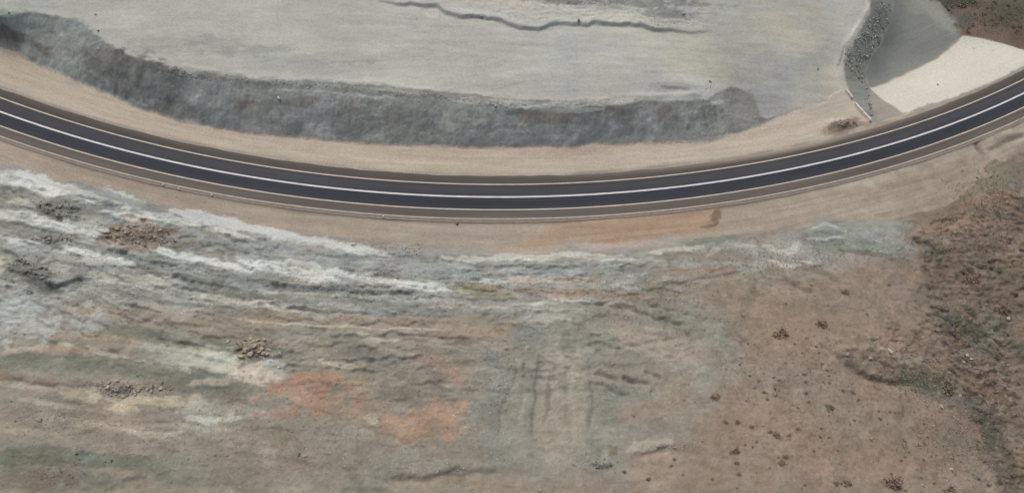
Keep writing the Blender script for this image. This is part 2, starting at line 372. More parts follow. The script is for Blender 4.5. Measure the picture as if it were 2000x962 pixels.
# ------------------------------------------------------------ ground colours
C = np.empty((NY, NX, 3)); C[:] = (145, 129, 114)
def mixin(sl, colr, a):
    a = a[..., None]; C[sl] = C[sl] * (1 - a) + np.array(colr, float) * a
def poly(colr, pts, feather=1.0, amt=1.0, warp=1.0):
    pl = Wl(pts); sl = box(pl, feather * 2 + 3)
    d = psd([tuple(p) for p in pl], X[sl] + w1[sl] * warp, Y[sl] + w2[sl] * warp)
    mixin(sl, colr, amt * sstep(-feather, feather, d))
breakup = fbm_flow(S, T + fbm(X, Y, 4, 2, 135) * 0.8, 3.6, 1.0, 5, 131, 0.66)
breakup2 = fbm(X, Y, 2.6, 5, 141, 0.68)
def band(colr, pts, w, amt=0.9, rag=0.55, feather=0.28, warp=0.5):
    """a seam of one colour following the ground, w in photo units"""
    a = Wl([pts[0], (pts[0][0], pts[0][1] + w)]); hw = 0.5 * np.linalg.norm(a[1] - a[0])
    pl = dense(Wl(pts)); sl = box(pl, hw * 2 + 3)
    d, sg, fr = linedist(pl, X[sl] + w1[sl] * warp, Y[sl] + w2[sl] * warp)
    end = sstep(0, 0.12, fr) * sstep(0, 0.12, 1 - fr)
    r = hw * (0.45 + 0.55 * end) * (1 + rag * (0.6 * breakup[sl] + 0.8 * breakup2[sl]))
    mixin(sl, colr, min(1, amt * 1.15) * sstep(feather * hw, -feather * hw, d - r))
def blob(colr, cpx, cpy, rx, ry, amt=0.8, ang=0.0, rag=0.5, soft=0.3, iso=False):
    ca, sa = math.cos(math.radians(ang)), math.sin(math.radians(ang))
    o = Wl([(cpx, cpy), (cpx + rx * ca, cpy + rx * sa), (cpx + ry * sa, cpy - ry * ca)]); e1, e2 = o[1] - o[0], o[2] - o[0]
    ext = (abs(e1) + abs(e2)) * 1.6
    sl = box(np.array([o[0] - ext, o[0] + ext]), 2)
    M = np.linalg.inv(np.array([[e1[0], e2[0]], [e1[1], e2[1]]]))
    x, y = X[sl] - o[0][0] + w1[sl] * 0.7, Y[sl] - o[0][1] + w2[sl] * 0.7
    r = np.sqrt((M[0, 0] * x + M[0, 1] * y) ** 2 + (M[1, 0] * x + M[1, 1] * y) ** 2)
    nz = breakup2[sl] if iso else 0.5 * (breakup[sl] + breakup2[sl])
    mixin(sl, colr, amt * sstep(1 + soft, 1 - soft, r + rag * nz))

ALL = (slice(None), slice(None))
# plateau
mixin(ALL, (176, 177, 168), (sstep(-0.5, 0.5, dc)))
PLC = [((166,170,160),60,12,120,16,.6),((160,160,152),330,82,70,20,.6),((152,153,147),425,92,60,14,.55),((150,151,145),400,80,34,10,.5),((160,163,159),590,130,110,16,.6),((166,168,163),640,148,60,10,.6),
       ((160,162,156),780,42,40,14,.5),((184,184,174),800,150,130,14,.5),((182,181,171),930,22,70,16,.6),((190,180,160),1010,6,40,8,.6),((172,172,158),1420,70,110,70,.7),((176,173,160),1530,40,80,60,.6),
       ((164,167,161),1590,120,50,40,.6),((158,160,154),1500,205,44,22,.7),((160,160,152),1450,120,70,30,.4),((182,184,177),1150,120,160,40,.4),((178,172,164),1300,150,40,20,.4),
       ((150,152,145),1320,170,60,10,.6),((132,134,128),1240,4,130,8,.8),((138,140,134),1310,26,50,12,.8),((150,152,145),1160,12,60,8,.6),((184,185,178),1150,36,110,9,.6),((120,121,112),1090,0,60,6,.8),((156,158,152),300,140,60,10,.5),((160,160,152),250,105,60,12,.5)]
PLC += [((154,157,152),520,100,70,7,.6),((188,190,182),700,95,90,8,.5),((160,163,158),870,85,60,5,.5),((186,184,172),620,60,80,10,.4),((158,161,156),1040,90,40,4,.5),((150,153,148),805,28,22,9,.5),((156,158,152),850,50,40,4,.5),((160,161,154),1000,165,90,4,.5),((152,155,150),700,118,50,3,.5),((188,188,180),1040,140,80,6,.5),((186,183,170),1440,30,60,10,.5),((182,178,162),1560,90,40,20,.5),((158,160,156),1400,100,40,5,.4),((150,150,142),1420,210,30,4,.4),((160,160,150),1480,150,50,10,.5),((188,188,180),350,60,70,7,.5),((158,163,158),90,10,80,8,.5),((150,152,148),440,108,24,6,.5),((190,186,172),1210,36,60,4,.6),((186,180,166),960,4,40,5,.7)]
for q in PLC: blob(*q, ang=random.uniform(-3, 5), rag=.9, soft=.5)
band((150,152,145), [(690,-2),(830,14),(960,41),(1060,58),(1130,52),(1270,58),(1400,64)], 3, .4, .8)
band((190,192,184), [(880,14),(960,28),(1060,50),(1130,42),(1270,46),(1390,55)], 7, .5)
band((148,150,143), [(330,146),(450,158),(600,164),(760,176),(900,188)], 12, .5, .9)
band((146,148,142), [(340,148),(450,153),(600,161),(760,172),(900,184),(1050,198),(1200,196)], 7, .7, .9)
# cut face
mixin(ALL, (124, 127, 121), sstep(-0.3, 0.3, np.where(dt < 0, dt, -dc)))
FACE = [((132,142,133),50,45,70,22,.7),((98,90,82),20,68,46,12,.9,25),((104,98,90),75,92,36,9,.7,28),((120,133,126),110,60,60,24,.7),((128,142,133),120,128,34,22,.8),((120,128,122),160,90,40,26,.7),
        ((98,94,88),200,112,38,30,.8),((88,88,86),262,150,70,38,.9),((92,93,91),320,176,56,32,.9),((96,92,88),350,215,60,16,.7),((118,123,118),410,188,44,26,.8),((104,110,108),450,222,50,24,.7),((120,122,116),520,185,40,20,.7),((112,114,108),560,195,30,20,.8),
        ((104,108,108),620,230,60,30,.8),((100,103,102),690,240,60,26,.7),((124,126,118),720,200,50,20,.6),((112,108,98),765,225,26,18,.7),((120,124,118),840,215,44,30,.6),((132,134,124),930,220,44,22,.6),((110,112,108),930,262,70,16,.6),
        ((120,114,100),1060,234,54,14,.8),((126,118,102),1090,222,40,8,.7),((118,121,116),1010,262,60,16,.6),((110,110,104),1150,235,40,16,.7),((132,134,128),1190,250,44,20,.5),((106,107,103),1220,228,24,18,.8),((120,123,120),1270,250,40,22,.6),((104,106,102),1310,225,26,20,.8),
        ((118,121,118),1345,255,34,16,.6),((94,96,94),1385,228,32,22,.9),((166,170,168),1404,196,16,6,.8),((140,140,128),1440,205,30,30,.9),((124,124,116),1430,250,40,14,.7),((130,126,114),1460,235,14,18,.6),((96,97,92),1375,208,18,5,.8)]
FACE += [((116,104,88),480,205,24,14,.7),((104,92,80),600,200,26,10,.7),((112,102,88),690,215,20,16,.6),((128,114,92),1060,228,50,12,.8),((112,98,82),1300,215,20,10,.7),((104,94,82),1180,215,40,8,.6),((140,144,140),640,205,30,10,.6),((140,142,134),870,240,30,14,.5),((96,98,96),560,245,40,14,.6)]
for q in FACE: blob(*q, rag=.6) if len(q) == 6 else blob(*q[:6], ang=q[6], rag=.6)
streak = fbm_flow(S, T, 0.9, 9, 4, 151, .65)
fa = (cut * 1.0)[..., None]
C += fa * (streak * 7 + led * 4 + fbm(X, Y, 1.2, 5, 155, .75) * 10 + fbm_flow(S, T, 5, 9, 5, 157, .6) * 11)[..., None]
C[cut] += 0
C += ((dc < 0) * np.exp(-((dc + .25) / .45) ** 2) * -16 * (X < P(1400, 190, 6)[0]) * (0.6 + 0.5 * breakup2))[..., None]
band((158,160,153), [(540,174),(620,180),(700,186),(770,190)], 5, .75)
band((160,163,156), [(880,192),(960,200),(1040,212),(1120,216),(1180,212)], 7, .8)
band((122,106,98), [(380,243),(520,259),(700,277),(850,283),(1100,285),(1300,275),(1440,258)], 4, .6)
poly((138,138,127), [(1418,186),(1440,174),(1462,180),(1478,202),(1480,226),(1468,246),(1446,254),(1432,228)], 1.2, .85, .6)
# dirt between the road and the cut
top_sand = (dt < 0) & (T > 0)
mixin(ALL, (186, 172, 154), sstep(0.6, -0.6, dt) * sstep(0, 1, T))
# dirt below the road
mixin(ALL, (163, 150, 133), (T < 0) * sstep(-1.0, 0.6, dsl))
# pit corner, upper right
poly((196,195,184), [(1726,-4),(1704,-4),(1684,30),(1655,66),(1632,100),(1626,150),(1632,200),(1650,196),(1655,170),(1646,130),(1650,100),(1680,66),(1700,34)], 1.2, .9)
poly((190,178,160), [(1560,225),(1600,200),(1640,175),(1668,190),(1700,238),(1640,268),(1560,290),(1480,300),(1440,290)], 1.6, .7)
poly((184,176,160), [(1500,234),(1560,205),(1600,155),(1630,110),(1648,160),(1655,190),(1600,230),(1540,245)], 4.5, .65, 2)
poly((138,140,132), [(1748,-20),(1716,-20),(1682,60),(1648,98),(1648,130),(1652,160),(1664,182),(1700,238),(1710,236),(1768,222),(1698,170),(1692,140),(1702,110),(1726,80),(1740,40)], .9, 1, 1.0)
poly((132,134,120), [(1650,105),(1672,100),(1680,130),(1672,165),(1652,150)], 1.0, .7)
poly((134,137,135), [(1664,180),(1692,172),(1712,205),(1706,234)], .5, .9, .4)
poly((152,147,136), [(1698,172),(1768,222),(1712,238),(1702,205)], .5, .95, .3)
poly((128,131,125), [(1748,-20),(1740,40),(1726,80),(1702,110),(1692,140),(1698,170),(1730,163),(1780,140),(1830,114),(1865,86),(1880,70),(1868,40),(1840,8),(1828,-20)], .6, 1, .5)
band((152,154,145), [(1776,-10),(1800,4),(1832,30),(1862,62)], 18, .7, .3, .8)
blob((142,144,136), 1790, 10, 40, 16, .7); blob((118,120,114), 1815, 95, 50, 16, .5, -25); blob((120,123,120), 1720, 140, 18, 24, .5)
poly((110,98,86), [(1828,-30),(1840,8),(1868,40),(1880,70),(1920,76),(1960,85),(2000,97),(2120,130),(2200,60),(2200,-100)], .8, 1)
for q in [((76,74,68),1870,4,50,10,.9,10),((80,78,72),1850,10,20,8,.8,25),((122,98,86),1885,18,20,6,.6),((126,104,90),1940,62,52,12,.8,14),((130,106,92),1905,52,20,8,.7),((100,88,76),1985,78,26,12,.8),((92,92,76),1965,25,40,20,.6),((92,96,88),1885,40,20,12,.6)]:
    blob(*q[:6], ang=q[6] if len(q) > 6 else 0, iso=True)
poly((200,197,184), [(1698,171),(1730,165),(1780,142),(1830,116),(1865,88),(1880,69),(1920,75),(1960,85),(2000,97),(2100,122),(2100,60),(2010,128),(1940,166),(1880,186),(1820,206),(1768,224)], .35, 1, .25)
blob((198,196,186), 1960, 120, 50, 20, .5); blob((210,202,188), 1830, 160, 50, 20, .5); 
band((158,152,138), [(1768,222),(1820,206),(1880,186),(1940,164),(2010,130)], 5, .8, .8)
# dirt details, upper side
for q in [((176,164,144),30,125,60,14,.6,25),((170,164,146),120,150,50,10,.5,25),((196,182,162),640,300,160,10,.5,5),((194,182,160),860,320,160,8,.5,0),((178,164,148),1120,300,120,8,.5,0),((194,182,166),1350,295,120,14,.6,-4),((192,180,164),1560,250,80,18,.6,-14),((176,160,144),500,300,60,6,.5,8),((180,172,158),1590,215,40,12,.6,0)]:
    blob(*q[:6], ang=q[6])
blob((138,122,108), 1650, 242, 30, 9, .85, -6, iso=True); blob((124,106,92), 1632, 250, 12, 5, .7); blob((150,134,120),1690,240,14,6,.6)
edge = np.exp(-((T - 6.5) / 0.55) ** 2) * (0.75 + 0.5 * fbm_flow(S, T, 6, 1, 3, 160)); mixin(ALL, (150, 144, 132), np.clip(edge, 0, 1) * (T > 0))
edge = np.exp(-((T + 7.1) / 0.7) ** 2); mixin(ALL, (112, 104, 95), np.clip(edge * (0.8 + 0.4 * fbm_flow(S, T, 9, 1, 3, 163)), 0, .9))  # second edge: the lower kerb's shadow, painted dark into the ground colour
# dirt details, lower side
for q in [((168,150,134),60,300,110,12,.6,18),((152,138,125),300,370,110,10,.5,15),((160,146,130),600,430,120,10,.5,6),((166,152,140),900,455,110,14,.6,0),((178,160,146),1150,482,170,7,.8,-3),
          ((152,143,128),1050,470,60,4,.6,0),((170,156,142),1560,400,110,16,.6,-12),((156,144,129),1760,370,110,16,.6,-18),((172,160,144),1700,350,80,8,.6,-14),((150,138,122),1850,345,50,16,.6,-28),((170,156,138),1830,330,30,8,.5,-10),((152,144,128),1950,270,40,10,.8,-20),((160,150,134),1965,262,34,6,.8,-20)]:
    blob(*q[:6], ang=q[6])
poly((168,142,116), [(1100,434),(1200,424),(1300,418),(1340,410),(1405,403),(1404,425),(1385,446),(1340,456),(1220,476),(1130,472),(1000,478),(1060,455)], 1.0, .8)
for q in [((172,152,126),1160,432,60,4,.7,-3),((164,138,112),1290,446,90,5,.6,-4),((160,136,114),1360,420,34,6,.6,-4),((118,100,84),1398,420,10,13,.75,10),((122,104,88),1378,438,20,4,.7,-10),((160,126,104),1250,462,80,3,.5,-6)]:
    blob(*q[:6], ang=q[6])
band((134,122,110), [(130,352),(280,397),(440,437),(560,455),(680,470),(780,478)], 5, .6, .7)
band((166,126,108), [(950,496),(1060,493),(1180,492)], 2.5, .7, .5)
band((128,118,100), [(1780,424),(1840,408),(1890,382),(1925,350)], 9, .7, .7)
# ---- the hillside
def smooth_zone(colr, pts, amt=1, f=3): poly(colr, pts, f, amt, 2.2)
smooth_zone((150,151,145), [(-60,300),(200,382),(440,442),(760,486),(1040,494),(1250,488),(1420,470),(1600,440),(1780,430),(1790,500),(1600,520),(1300,560),(1000,620),(760,620),(500,620),(300,640),(100,650),(-60,720)])
smooth_zone((141,134,120), [(-100,640),(300,640),(700,640),(900,640),(900,780),(950,1000),(-100,1000)], .9, 5)
smooth_zone((142,142,131), [(940,600),(1300,570),(1420,600),(1450,680),(1400,780),(1330,880),(1200,930),(960,930),(900,780)], .8, 5)
poly((145,125,109), [(1420,590),(1520,520),(1720,505),(1830,700),(1900,860),(1960,1000),(1180,1000),(1260,900),(1400,820),(1460,700)], 7, .95, 4.5)
smooth_zone((124,108,95), [(1790,440),(1850,412),(2100,300),(2100,1000),(1960,1000),(1900,840),(1840,720),(1800,600),(1770,520)], .85, 9)
WH, GR, DG = (196,200,195), (134,139,136), (112,116,112)
B = [
 (WH,[(-20,345),(60,352),(130,375),(200,386),(270,402)],30,.85),((170,166,148),[(0,385),(50,395)],20,.7),
 (GR,[(-10,372),(30,385)],18,.7),(GR,[(130,352),(230,388),(330,420),(430,446)],10,.6),
 (WH,[(-20,410),(60,426),(130,441),(200,458)],20,.85),(DG,[(-10,430),(60,448)],14,.5),
 ((134,138,137),[(112,388),(160,398),(200,412),(235,436)],22,.9),(WH,[(140,390),(196,402)],5,.8),
 (WH,[(200,416),(270,420),(340,430),(420,448),(500,470)],16,.75),((186,172,156),[(240,424),(290,430)],10,.7),
 (WH,[(330,412),(420,430),(500,448),(580,464),(660,480),(760,500)],18,.8),
 ((144,149,148),[(340,452),(430,470),(530,490),(640,506),(760,516),(880,522)],26,.9),
 (WH,[(225,478),(290,484),(350,500),(420,515),(490,532)],15,.9),
 (GR,[(60,452),(150,470),(230,498),(330,520),(440,552),(560,572)],16,.8),
 (WH,[(-20,458),(60,474),(130,484),(200,500),(260,512)],10,.8),
 ((184,188,178),[(150,505),(220,512),(260,525)],16,.6),((180,178,160),[(170,530),(240,545),(330,560)],14,.6),
 (WH,[(470,508),(540,522),(620,536),(690,542)],26,.95),(WH,[(690,538),(760,548),(850,560),(900,562)],14,.95),(WH,[(560,510),(620,520)],14,.6),
 (GR,[(480,552),(560,562),(640,572),(760,566)],12,.8),
 ((176,178,170),[(290,540),(380,556),(470,572),(560,574)],8,.8),((184,184,168),[(380,578),(470,590),(560,604),(640,606)],12,.75),
 (DG,[(360,562),(440,576),(520,586)],10,.6),((170,172,162),[(500,566),(580,572),(680,576),(800,580),(900,592),(960,598)],5,.8),
 ((138,141,136),[(640,584),(760,592),(880,604)],14,.8),((150,155,152),[(840,528),(950,536),(1080,528),(1220,520)],22,.85),
 ((186,186,176),[(860,506),(960,506),(1060,500),(1160,502),(1250,508)],14,.9),((180,180,170),[(960,498),(1060,496)],6,.7),
 ((182,185,178),[(940,552),(990,548),(1060,546)],8,.8),((184,170,156),[(990,546),(1080,545),(1180,550)],8,.85),
 ((142,137,114),[(880,562),(940,570),(1000,575)],22,.8),((144,124,108),[(1010,564),(1090,568),(1180,572),(1260,578)],16,.85),((150,120,102),[(1060,576),(1140,578)],5,.6),
 ((182,176,160),[(820,596),(920,598),(1000,594),(1080,586),(1170,586)],5,.85),
 ((146,133,117),[(480,612),(600,622),(740,630),(880,628),(980,618)],17,.9),((180,168,150),[(440,620),(540,632),(640,637),(760,640),(880,642)],5,.85),((172,164,148),[(650,612),(760,616),(900,622)],5,.6),
 ((150,138,122),[(90,606),(200,612),(320,628),(440,642)],22,.85),((166,150,132),[(230,592),(320,606),(400,612)],10,.6),
 ((126,124,110),[(150,640),(260,650),(380,664),(480,676),(560,690)],22,.8),((162,144,126),[(80,652),(180,656),(280,672)],12,.8),
 ((168,140,120),[(60,685),(120,680),(180,690)],10,.7),((180,174,156),[(110,668),(170,682),(240,700),(300,708)],8,.6),
 ((118,119,106),[(-20,708),(80,704),(180,712),(280,722),(370,740),(480,764)],30,.9),((120,114,104),[(280,745),(380,760),(480,780)],16,.7),
 ((134,112,98),[(-20,728),(40,738),(110,745)],14,.7),((168,156,138),[(-20,742),(60,752),(140,760),(220,762)],10,.7),
 ((186,172,148),[(120,764),(180,776),(220,790),(270,798)],16,.8),((188,174,150),[(215,795),(270,780),(330,784),(390,776)],20,.85),((176,160,130),[(290,785),(330,790)],12,.6),
 ((150,138,124),[(-20,800),(80,806),(180,815),(300,830)],30,.5),((174,172,158),[(350,800),(400,790),(460,798),(520,812)],26,.7),((176,180,172),[(365,812),(420,826)],14,.8),
 ((122,124,118),[(-20,868),(60,872),(120,880)],12,.7),((106,112,96),[(-20,892),(100,888),(220,896),(330,912)],30,.85),((114,114,102),[(-20,930),(100,940),(240,945)],40,.7),
 ((134,134,120),[(500,652),(600,658),(720,664)],12,.6),((130,124,114),[(640,676),(740,700),(840,722),(860,760)],34,.8),((124,120,110),[(780,760),(840,768),(880,760)],16,.7),
 ((166,152,134),[(700,655),(780,690),(840,702)],14,.6),((172,156,136),[(690,760),(730,768)],8,.6),
 ((152,132,114),[(860,650),(940,648),(1010,640)],34,.7),((160,134,116),[(820,690),(880,720),(900,745)],26,.6),
 ((168,168,152),[(1020,616),(1090,614),(1150,612)],24,.8),((130,134,132),[(1000,655),(1030,650),(1055,650)],34,.6),
 ((165,152,137),[(1095,676),(1085,760),(1080,840),(1085,905)],44,.5,1.0,.8),((165,154,138),[(1128,690),(1128,800),(1112,900)],34,.45,1.0,.8),((158,152,138),[(1020,760),(1010,840),(1030,910)],26,.45,1.0,.6),((118,117,104),[(1050,690),(1046,760),(1038,840)],5,.7),((120,118,106),[(1008,720),(985,790),(975,850)],5,.6),((118,116,104),[(1150,700),(1158,780),(1150,850)],6,.5),((126,122,108),[(1075,720),(1068,790),(1060,830)],7,.6),((124,124,110),[(1110,650),(1098,690)],16,.6),((128,128,112),[(1160,655),(1165,680)],26,.6),
 ((126,128,112),[(1170,790),(1200,800),(1180,830)],30,.6),((124,126,112),[(1150,860),(1165,890)],20,.6),((132,136,130),[(955,700),(970,690)],36,.7),((140,143,134),[(990,730),(950,790),(925,810)],34,.55),
 ((168,155,140),[(1210,662),(1260,666),(1290,680)],28,.7),((160,150,136),[(1270,690),(1340,700),(1380,720)],24,.6),((134,137,122),[(1230,620),(1300,630),(1400,655),(1440,690)],22,.6),
 ((146,139,127),[(1150,735),(1230,742),(1290,752)],34,.6),((128,130,118),[(1200,770),(1270,778)],22,.6),
 ((150,128,108),[(1210,820),(1240,810)],20,.6),((164,158,142),[(1230,880),(1280,870),(1310,862)],20,.75),((128,106,90),[(1190,876),(1200,884)],22,.6),
 ((156,138,120),[(1260,900),(1320,890)],20,.6),((140,132,116),[(1380,560),(1450,545),(1520,535)],26,.6),((136,124,108),[(1280,505),(1350,500),(1460,500)],20,.6),((140,122,106),[(1300,530),(1380,528),(1440,520)],16,.6),
 ((170,162,146),[(1270,560),(1340,572),(1400,590)],10,.5),((188,182,168),[(1270,494),(1320,490),(1370,484)],9,.85),((128,136,120),[(1330,478),(1400,470),(1440,462)],10,.8),((180,178,164),[(1380,500),(1420,478),(1480,480)],8,.5),
 ((184,180,168),[(1490,480),(1540,492),(1560,470)],10,.7),((186,176,160),[(1500,508),(1550,516),(1590,510)],9,.85),((140,146,134),[(1560,452),(1640,440),(1700,436),(1780,440)],16,.8),((134,140,126),[(1590,480),(1680,480),(1770,490)],26,.8),
 ((182,186,180),[(1585,446),(1612,439),(1640,446)],5,.6),((182,186,180),[(1578,463),(1610,468),(1650,465)],5,.65),((120,127,124),[(1590,455),(1645,455)],9,.8),((116,124,116),[(1580,476),(1650,474)],9,.7),
 ((150,156,148),[(1660,455),(1720,452)],10,.6),((116,106,92),[(1640,488),(1700,496),(1780,512)],10,.6),((164,132,106),[(1760,530),(1800,540)],20,.6),((150,126,116),[(1740,560),(1780,580)],26,.5),
 ((150,124,104),[(1790,450),(1860,440),(1940,425)],18,.6),((154,126,104),[(1880,400),(1940,390),(2010,375)],24,.5),((128,120,102),[(1900,370),(1960,350),(2010,320)],26,.7),((124,120,100),[(1930,330),(1960,320)],20,.7),
 ((146,138,122),[(1900,310),(1950,290),(2010,278)],12,.6),
 ((100,100,88),[(1800,470),(1840,500),(1870,540)],26,.6),((98,98,84),[(1900,500),(1960,530),(2010,560)],34,.4),((98,98,84),[(1820,590),(1880,640),(1940,690)],44,.6),((104,110,92),[(1930,620),(1970,660),(2010,700)],40,.6),((98,82,72),[(1960,700),(2010,705)],14,.6),
 ((124,106,96),[(1850,520),(1900,545),(1940,600)],34,.6),((132,116,100),[(1900,730),(1950,760),(2010,770)],40,.7),((134,124,106),[(1660,660),(1740,690),(1800,710)],30,.5),((156,148,132),[(1720,680),(1745,686)],12,.7),((134,128,110),[(1680,705),(1740,715)],20,.6),
 ((98,96,86),[(1760,745),(1810,750),(1860,770)],18,.7),((94,96,84),[(1890,780),(1930,830),(1960,900),(1985,970)],50,.6),((104,96,90),[(1930,900),(1970,920)],40,.5),((138,130,110),[(1840,860),(1880,880),(1920,940)],44,.4),
 ((168,150,132),[(900,640),(960,655),(1000,690)],30,.4),((176,166,148),[(620,700),(660,712),(700,718)],8,.6),((178,168,150),[(590,735),(650,742),(700,748),(740,752)],5,.6),
 ((182,174,156),[(700,650),(740,660),(790,664)],10,.6),((180,166,146),[(690,800),(720,812),(740,830)],14,.55),((124,122,112),[(680,690),(740,700),(800,712),(840,728)],14,.5),((116,112,102),[(770,735),(820,742),(860,752)],10,.5),
 ((178,166,148),[(0,690),(40,684),(90,678)],10,.5),((186,178,160),[(40,775),(110,790),(170,800)],10,.5),((178,162,142),[(120,820),(200,828),(290,832)],10,.5),((184,176,158),[(240,835),(300,845),(360,842)],10,.5),((112,104,94),[(90,800),(150,806),(210,815)],12,.4),
 ((128,112,100),[(140,790),(200,796)],12,.4),((176,170,156),[(330,825),(400,838),(470,835)],9,.55),((188,186,176),[(380,812),(430,818),(470,812)],10,.7),((120,108,96),[(190,782),(220,790)],12,.5),
 ((110,114,100),[(60,872),(160,884),(260,902),(340,925)],18,.6),((106,112,98),[(0,905),(90,900),(150,905)],12,.5),((112,118,104),[(300,930),(380,935),(460,945)],20,.4),((160,142,122),[(470,855),(560,868),(640,880)],16,.4),((118,112,100),[(540,900),(620,905),(700,915)],14,.4),
 ((168,154,134),[(0,835),(70,842),(140,846)],12,.5),((112,106,98),[(330,640),(380,648)],10,.4),((122,118,106),[(900,690),(930,705)],12,.4),((160,158,146),[(700,840),(760,860),(800,880)],14,.35),((122,110,98),[(420,640),(470,650),(520,655)],10,.5),
 ((168,154,138),[(1200,640),(1260,650),(1320,665),(1370,690)],36,.5),((148,138,124),[(1160,720),(1240,730),(1330,760),(1360,800)],50,.6),((150,134,118),[(1230,800),(1290,800),(1340,780)],40,.6),((132,134,124),[(960,780),(955,840),(975,900)],40,.4),
 ((146,130,114),[(1260,520),(1380,545),(1500,560)],30,.5),((130,118,104),[(1250,560),(1330,575),(1420,590)],14,.5),((116,104,90),[(1570,520),(1610,530),(1640,545)],10,.5),((122,110,96),[(1470,540),(1460,600),(1440,650)],14,.4),
 ((126,114,100),[(1650,680),(1720,700),(1800,720)],30,.4),((112,102,90),[(1640,705),(1700,735),(1780,752),(1830,765)],9,.6),((110,112,98),[(1790,760),(1850,775),(1900,800)],30,.4),
 ((112,117,110),[(350,548),(440,566),(540,582),(620,590)],10,.6),((116,119,112),[(240,520),(320,538),(420,556)],8,.6),((110,114,107),[(200,566),(300,588),(400,600)],10,.6),((118,120,110),[(560,600),(680,610),(800,616)],9,.6),((114,118,108),[(260,650),(360,662),(470,672)],12,.6),((120,122,114),[(640,556),(740,566),(850,574)],9,.5),((190,190,178),[(300,560),(380,572),(460,586)],6,.6),((192,194,186),[(180,545),(260,560),(340,575)],7,.5),((116,120,116),[(0,400),(60,410),(120,425)],9,.5),((114,118,112),[(380,470),(480,490),(560,506)],8,.4),
 ((156,140,132),[(1840,930),(1900,940)],24,.4)]
for b in B: band(*b)
poly((190,186,166), [(-60,490),(22,500),(26,510),(18,520),(-10,540),(-60,540)], .4, .95, .4)
for q in [((172,176,172),50,610,110,34,.8,5,True),((176,180,176),40,650,70,24,.8,-10,True),((160,164,160),90,560,100,14,.6,5,False),((164,166,160),200,580,90,10,.5,5,False),((132,113,97),268,458,76,23,.9,6,True),((122,116,100),335,480,30,14,.7,10,True),
          ((176,162,147),200,470,26,10,.9,10,False),((116,118,108),112,408,44,16,.7,12,True),((112,114,106),100,466,56,9,.7,4,True),((110,112,104),60,530,52,22,.7,18,True),((96,100,96),85,545,30,10,.6,12,True),
          ((184,188,170),400,703,66,23,1,4,False),((170,172,158),330,690,50,14,.7,4,False),((202,190,172),500,728,62,18,1,8,False),((182,186,176),540,716,30,9,.8,10,False),((186,172,152),420,744,40,7,.8,-8,False),
          ((174,136,114),610,772,84,34,.9,6,True),((162,124,104),640,752,56,20,.7,10,True),((166,130,110),570,760,30,12,.6,0,True),((158,128,108),660,800,40,12,.6,10,True),((166,136,112),690,752,28,16,.6,0,True),((174,138,113),830,828,70,34,.9,-10,True),((160,132,104),815,842,34,20,.6,-10,True),((164,132,114),875,812,34,12,.6,0,True),((154,128,108),790,860,40,10,.5,0,True),((150,126,108),740,800,40,10,.4,0,True),((172,138,118),870,800,30,16,.7,-10,True),
          ((166,132,116),540,810,36,16,.6,0,True),((132,126,114),490,650,40,12,.6,4,True),((146,140,128),760,905,70,24,.6,0,True),((124,124,114),725,945,44,16,.7,0,True),((156,136,116),860,945,90,10,.7,0,True),
          ((136,124,110),560,890,150,50,.5,0,True),((142,134,120),660,850,80,30,.4,0,True),((112,102,90),850,928,80,4,.6,-6,False),((150,130,112),970,945,60,8,.6,0,True),((130,131,114),380,905,80,24,.5,0,True),((120,100,90),75,945,20,20,.4,0,True),((124,104,92),130,925,40,24,.4,0,True),
          ((158,146,130),1600,800,120,60,.35,0,True),((152,128,108),1500,850,110,60,.4,0,True),((138,124,108),1650,600,80,40,.4,0,True)]:
    blob(*q[:6], ang=q[6], iso=q[7], rag=.95 if q[7] else .5)
# grain of the ground: seams on the cut hillside, mottling elsewhere
wt2 = wt + fbm(X, Y, 3.2, 3, 175) * 0.7
fl = fbm_flow(S, wt2, 5.0, 1.0, 5, 171, 0.66)
fl2 = fbm_flow(S, wt2, 16, 2.4, 4, 181, 0.62)
ms = fbm(X, Y, 1.5, 5, 191, 0.68); ml = fbm(X, Y, 16, 4, 201, 0.55)
hue = fbm(X, Y, 9, 4, 211)
pat = fbm(X, Y, 4.2, 6, 271, .66); pt2 = fbm_flow(S, wt2, 4, 1.8, 5, 281, .66)
fanx = psd([tuple(p) for p in Wl([(930,600),(1300,575),(1430,640),(1400,780),(1300,900),(1180,960),(930,960),(880,780)])], X + w1 * 3, Y + w2 * 3)
upper = 1 - 0.55 * sstep(-34, -52, T)
strat2 = hill * strataX * upper * (1 - 0.85 * sstep(-2, 3, fanx))
C += (frac * (blocks(S, wt, 1.9, 0.8, 5) * 16 + blocks(S, wt, 0.9, 0.5, 9) * 12))[..., None]
C += (strat2 * (fl * 11 + fl2 * 8 + pt2 * 10))[..., None]
lightp = sstep(0.18, 0.42, fbm_flow(S, wt2, 6, 1.7, 5, 291, .66)) * strat2
C = C + (np.array([184, 186, 176]) - C) * (lightp * 0.26)[..., None]
darkp = sstep(0.22, 0.5, fbm_flow(S, wt2, 7, 1.5, 5, 311, .66)) * strat2
C = C + (np.array([118, 121, 114]) - C) * (darkp * 0.34)[..., None]
lowm = hill * strataX * (1 - upper) * (1 - 0.8 * sstep(-2, 3, fanx))
lp2 = sstep(0.2, 0.5, fbm(X * 0.7, Y, 3.4, 6, 321, .68)) * lowm
C = C + (np.array([176, 164, 145]) - C) * (lp2 * 0.38)[..., None]
dp2 = sstep(0.2, 0.5, fbm(X * 0.8, Y, 4.0, 6, 331, .68)) * hill
C = C + (np.array([116, 110, 97]) - C) * (dp2 * 0.30)[..., None]
C += (hill * (ms * 7 + ml * 3 + pat * 6))[..., None]
C += (hill * 0)[..., None] + (hill * (1 - strataX) * ms * 3)[..., None]
C += (hill * hue * 2.5)[..., None] * np.array([1, -.1, -1])
C += hill[..., None] * np.array([-1.0, 0.0, -2.0])
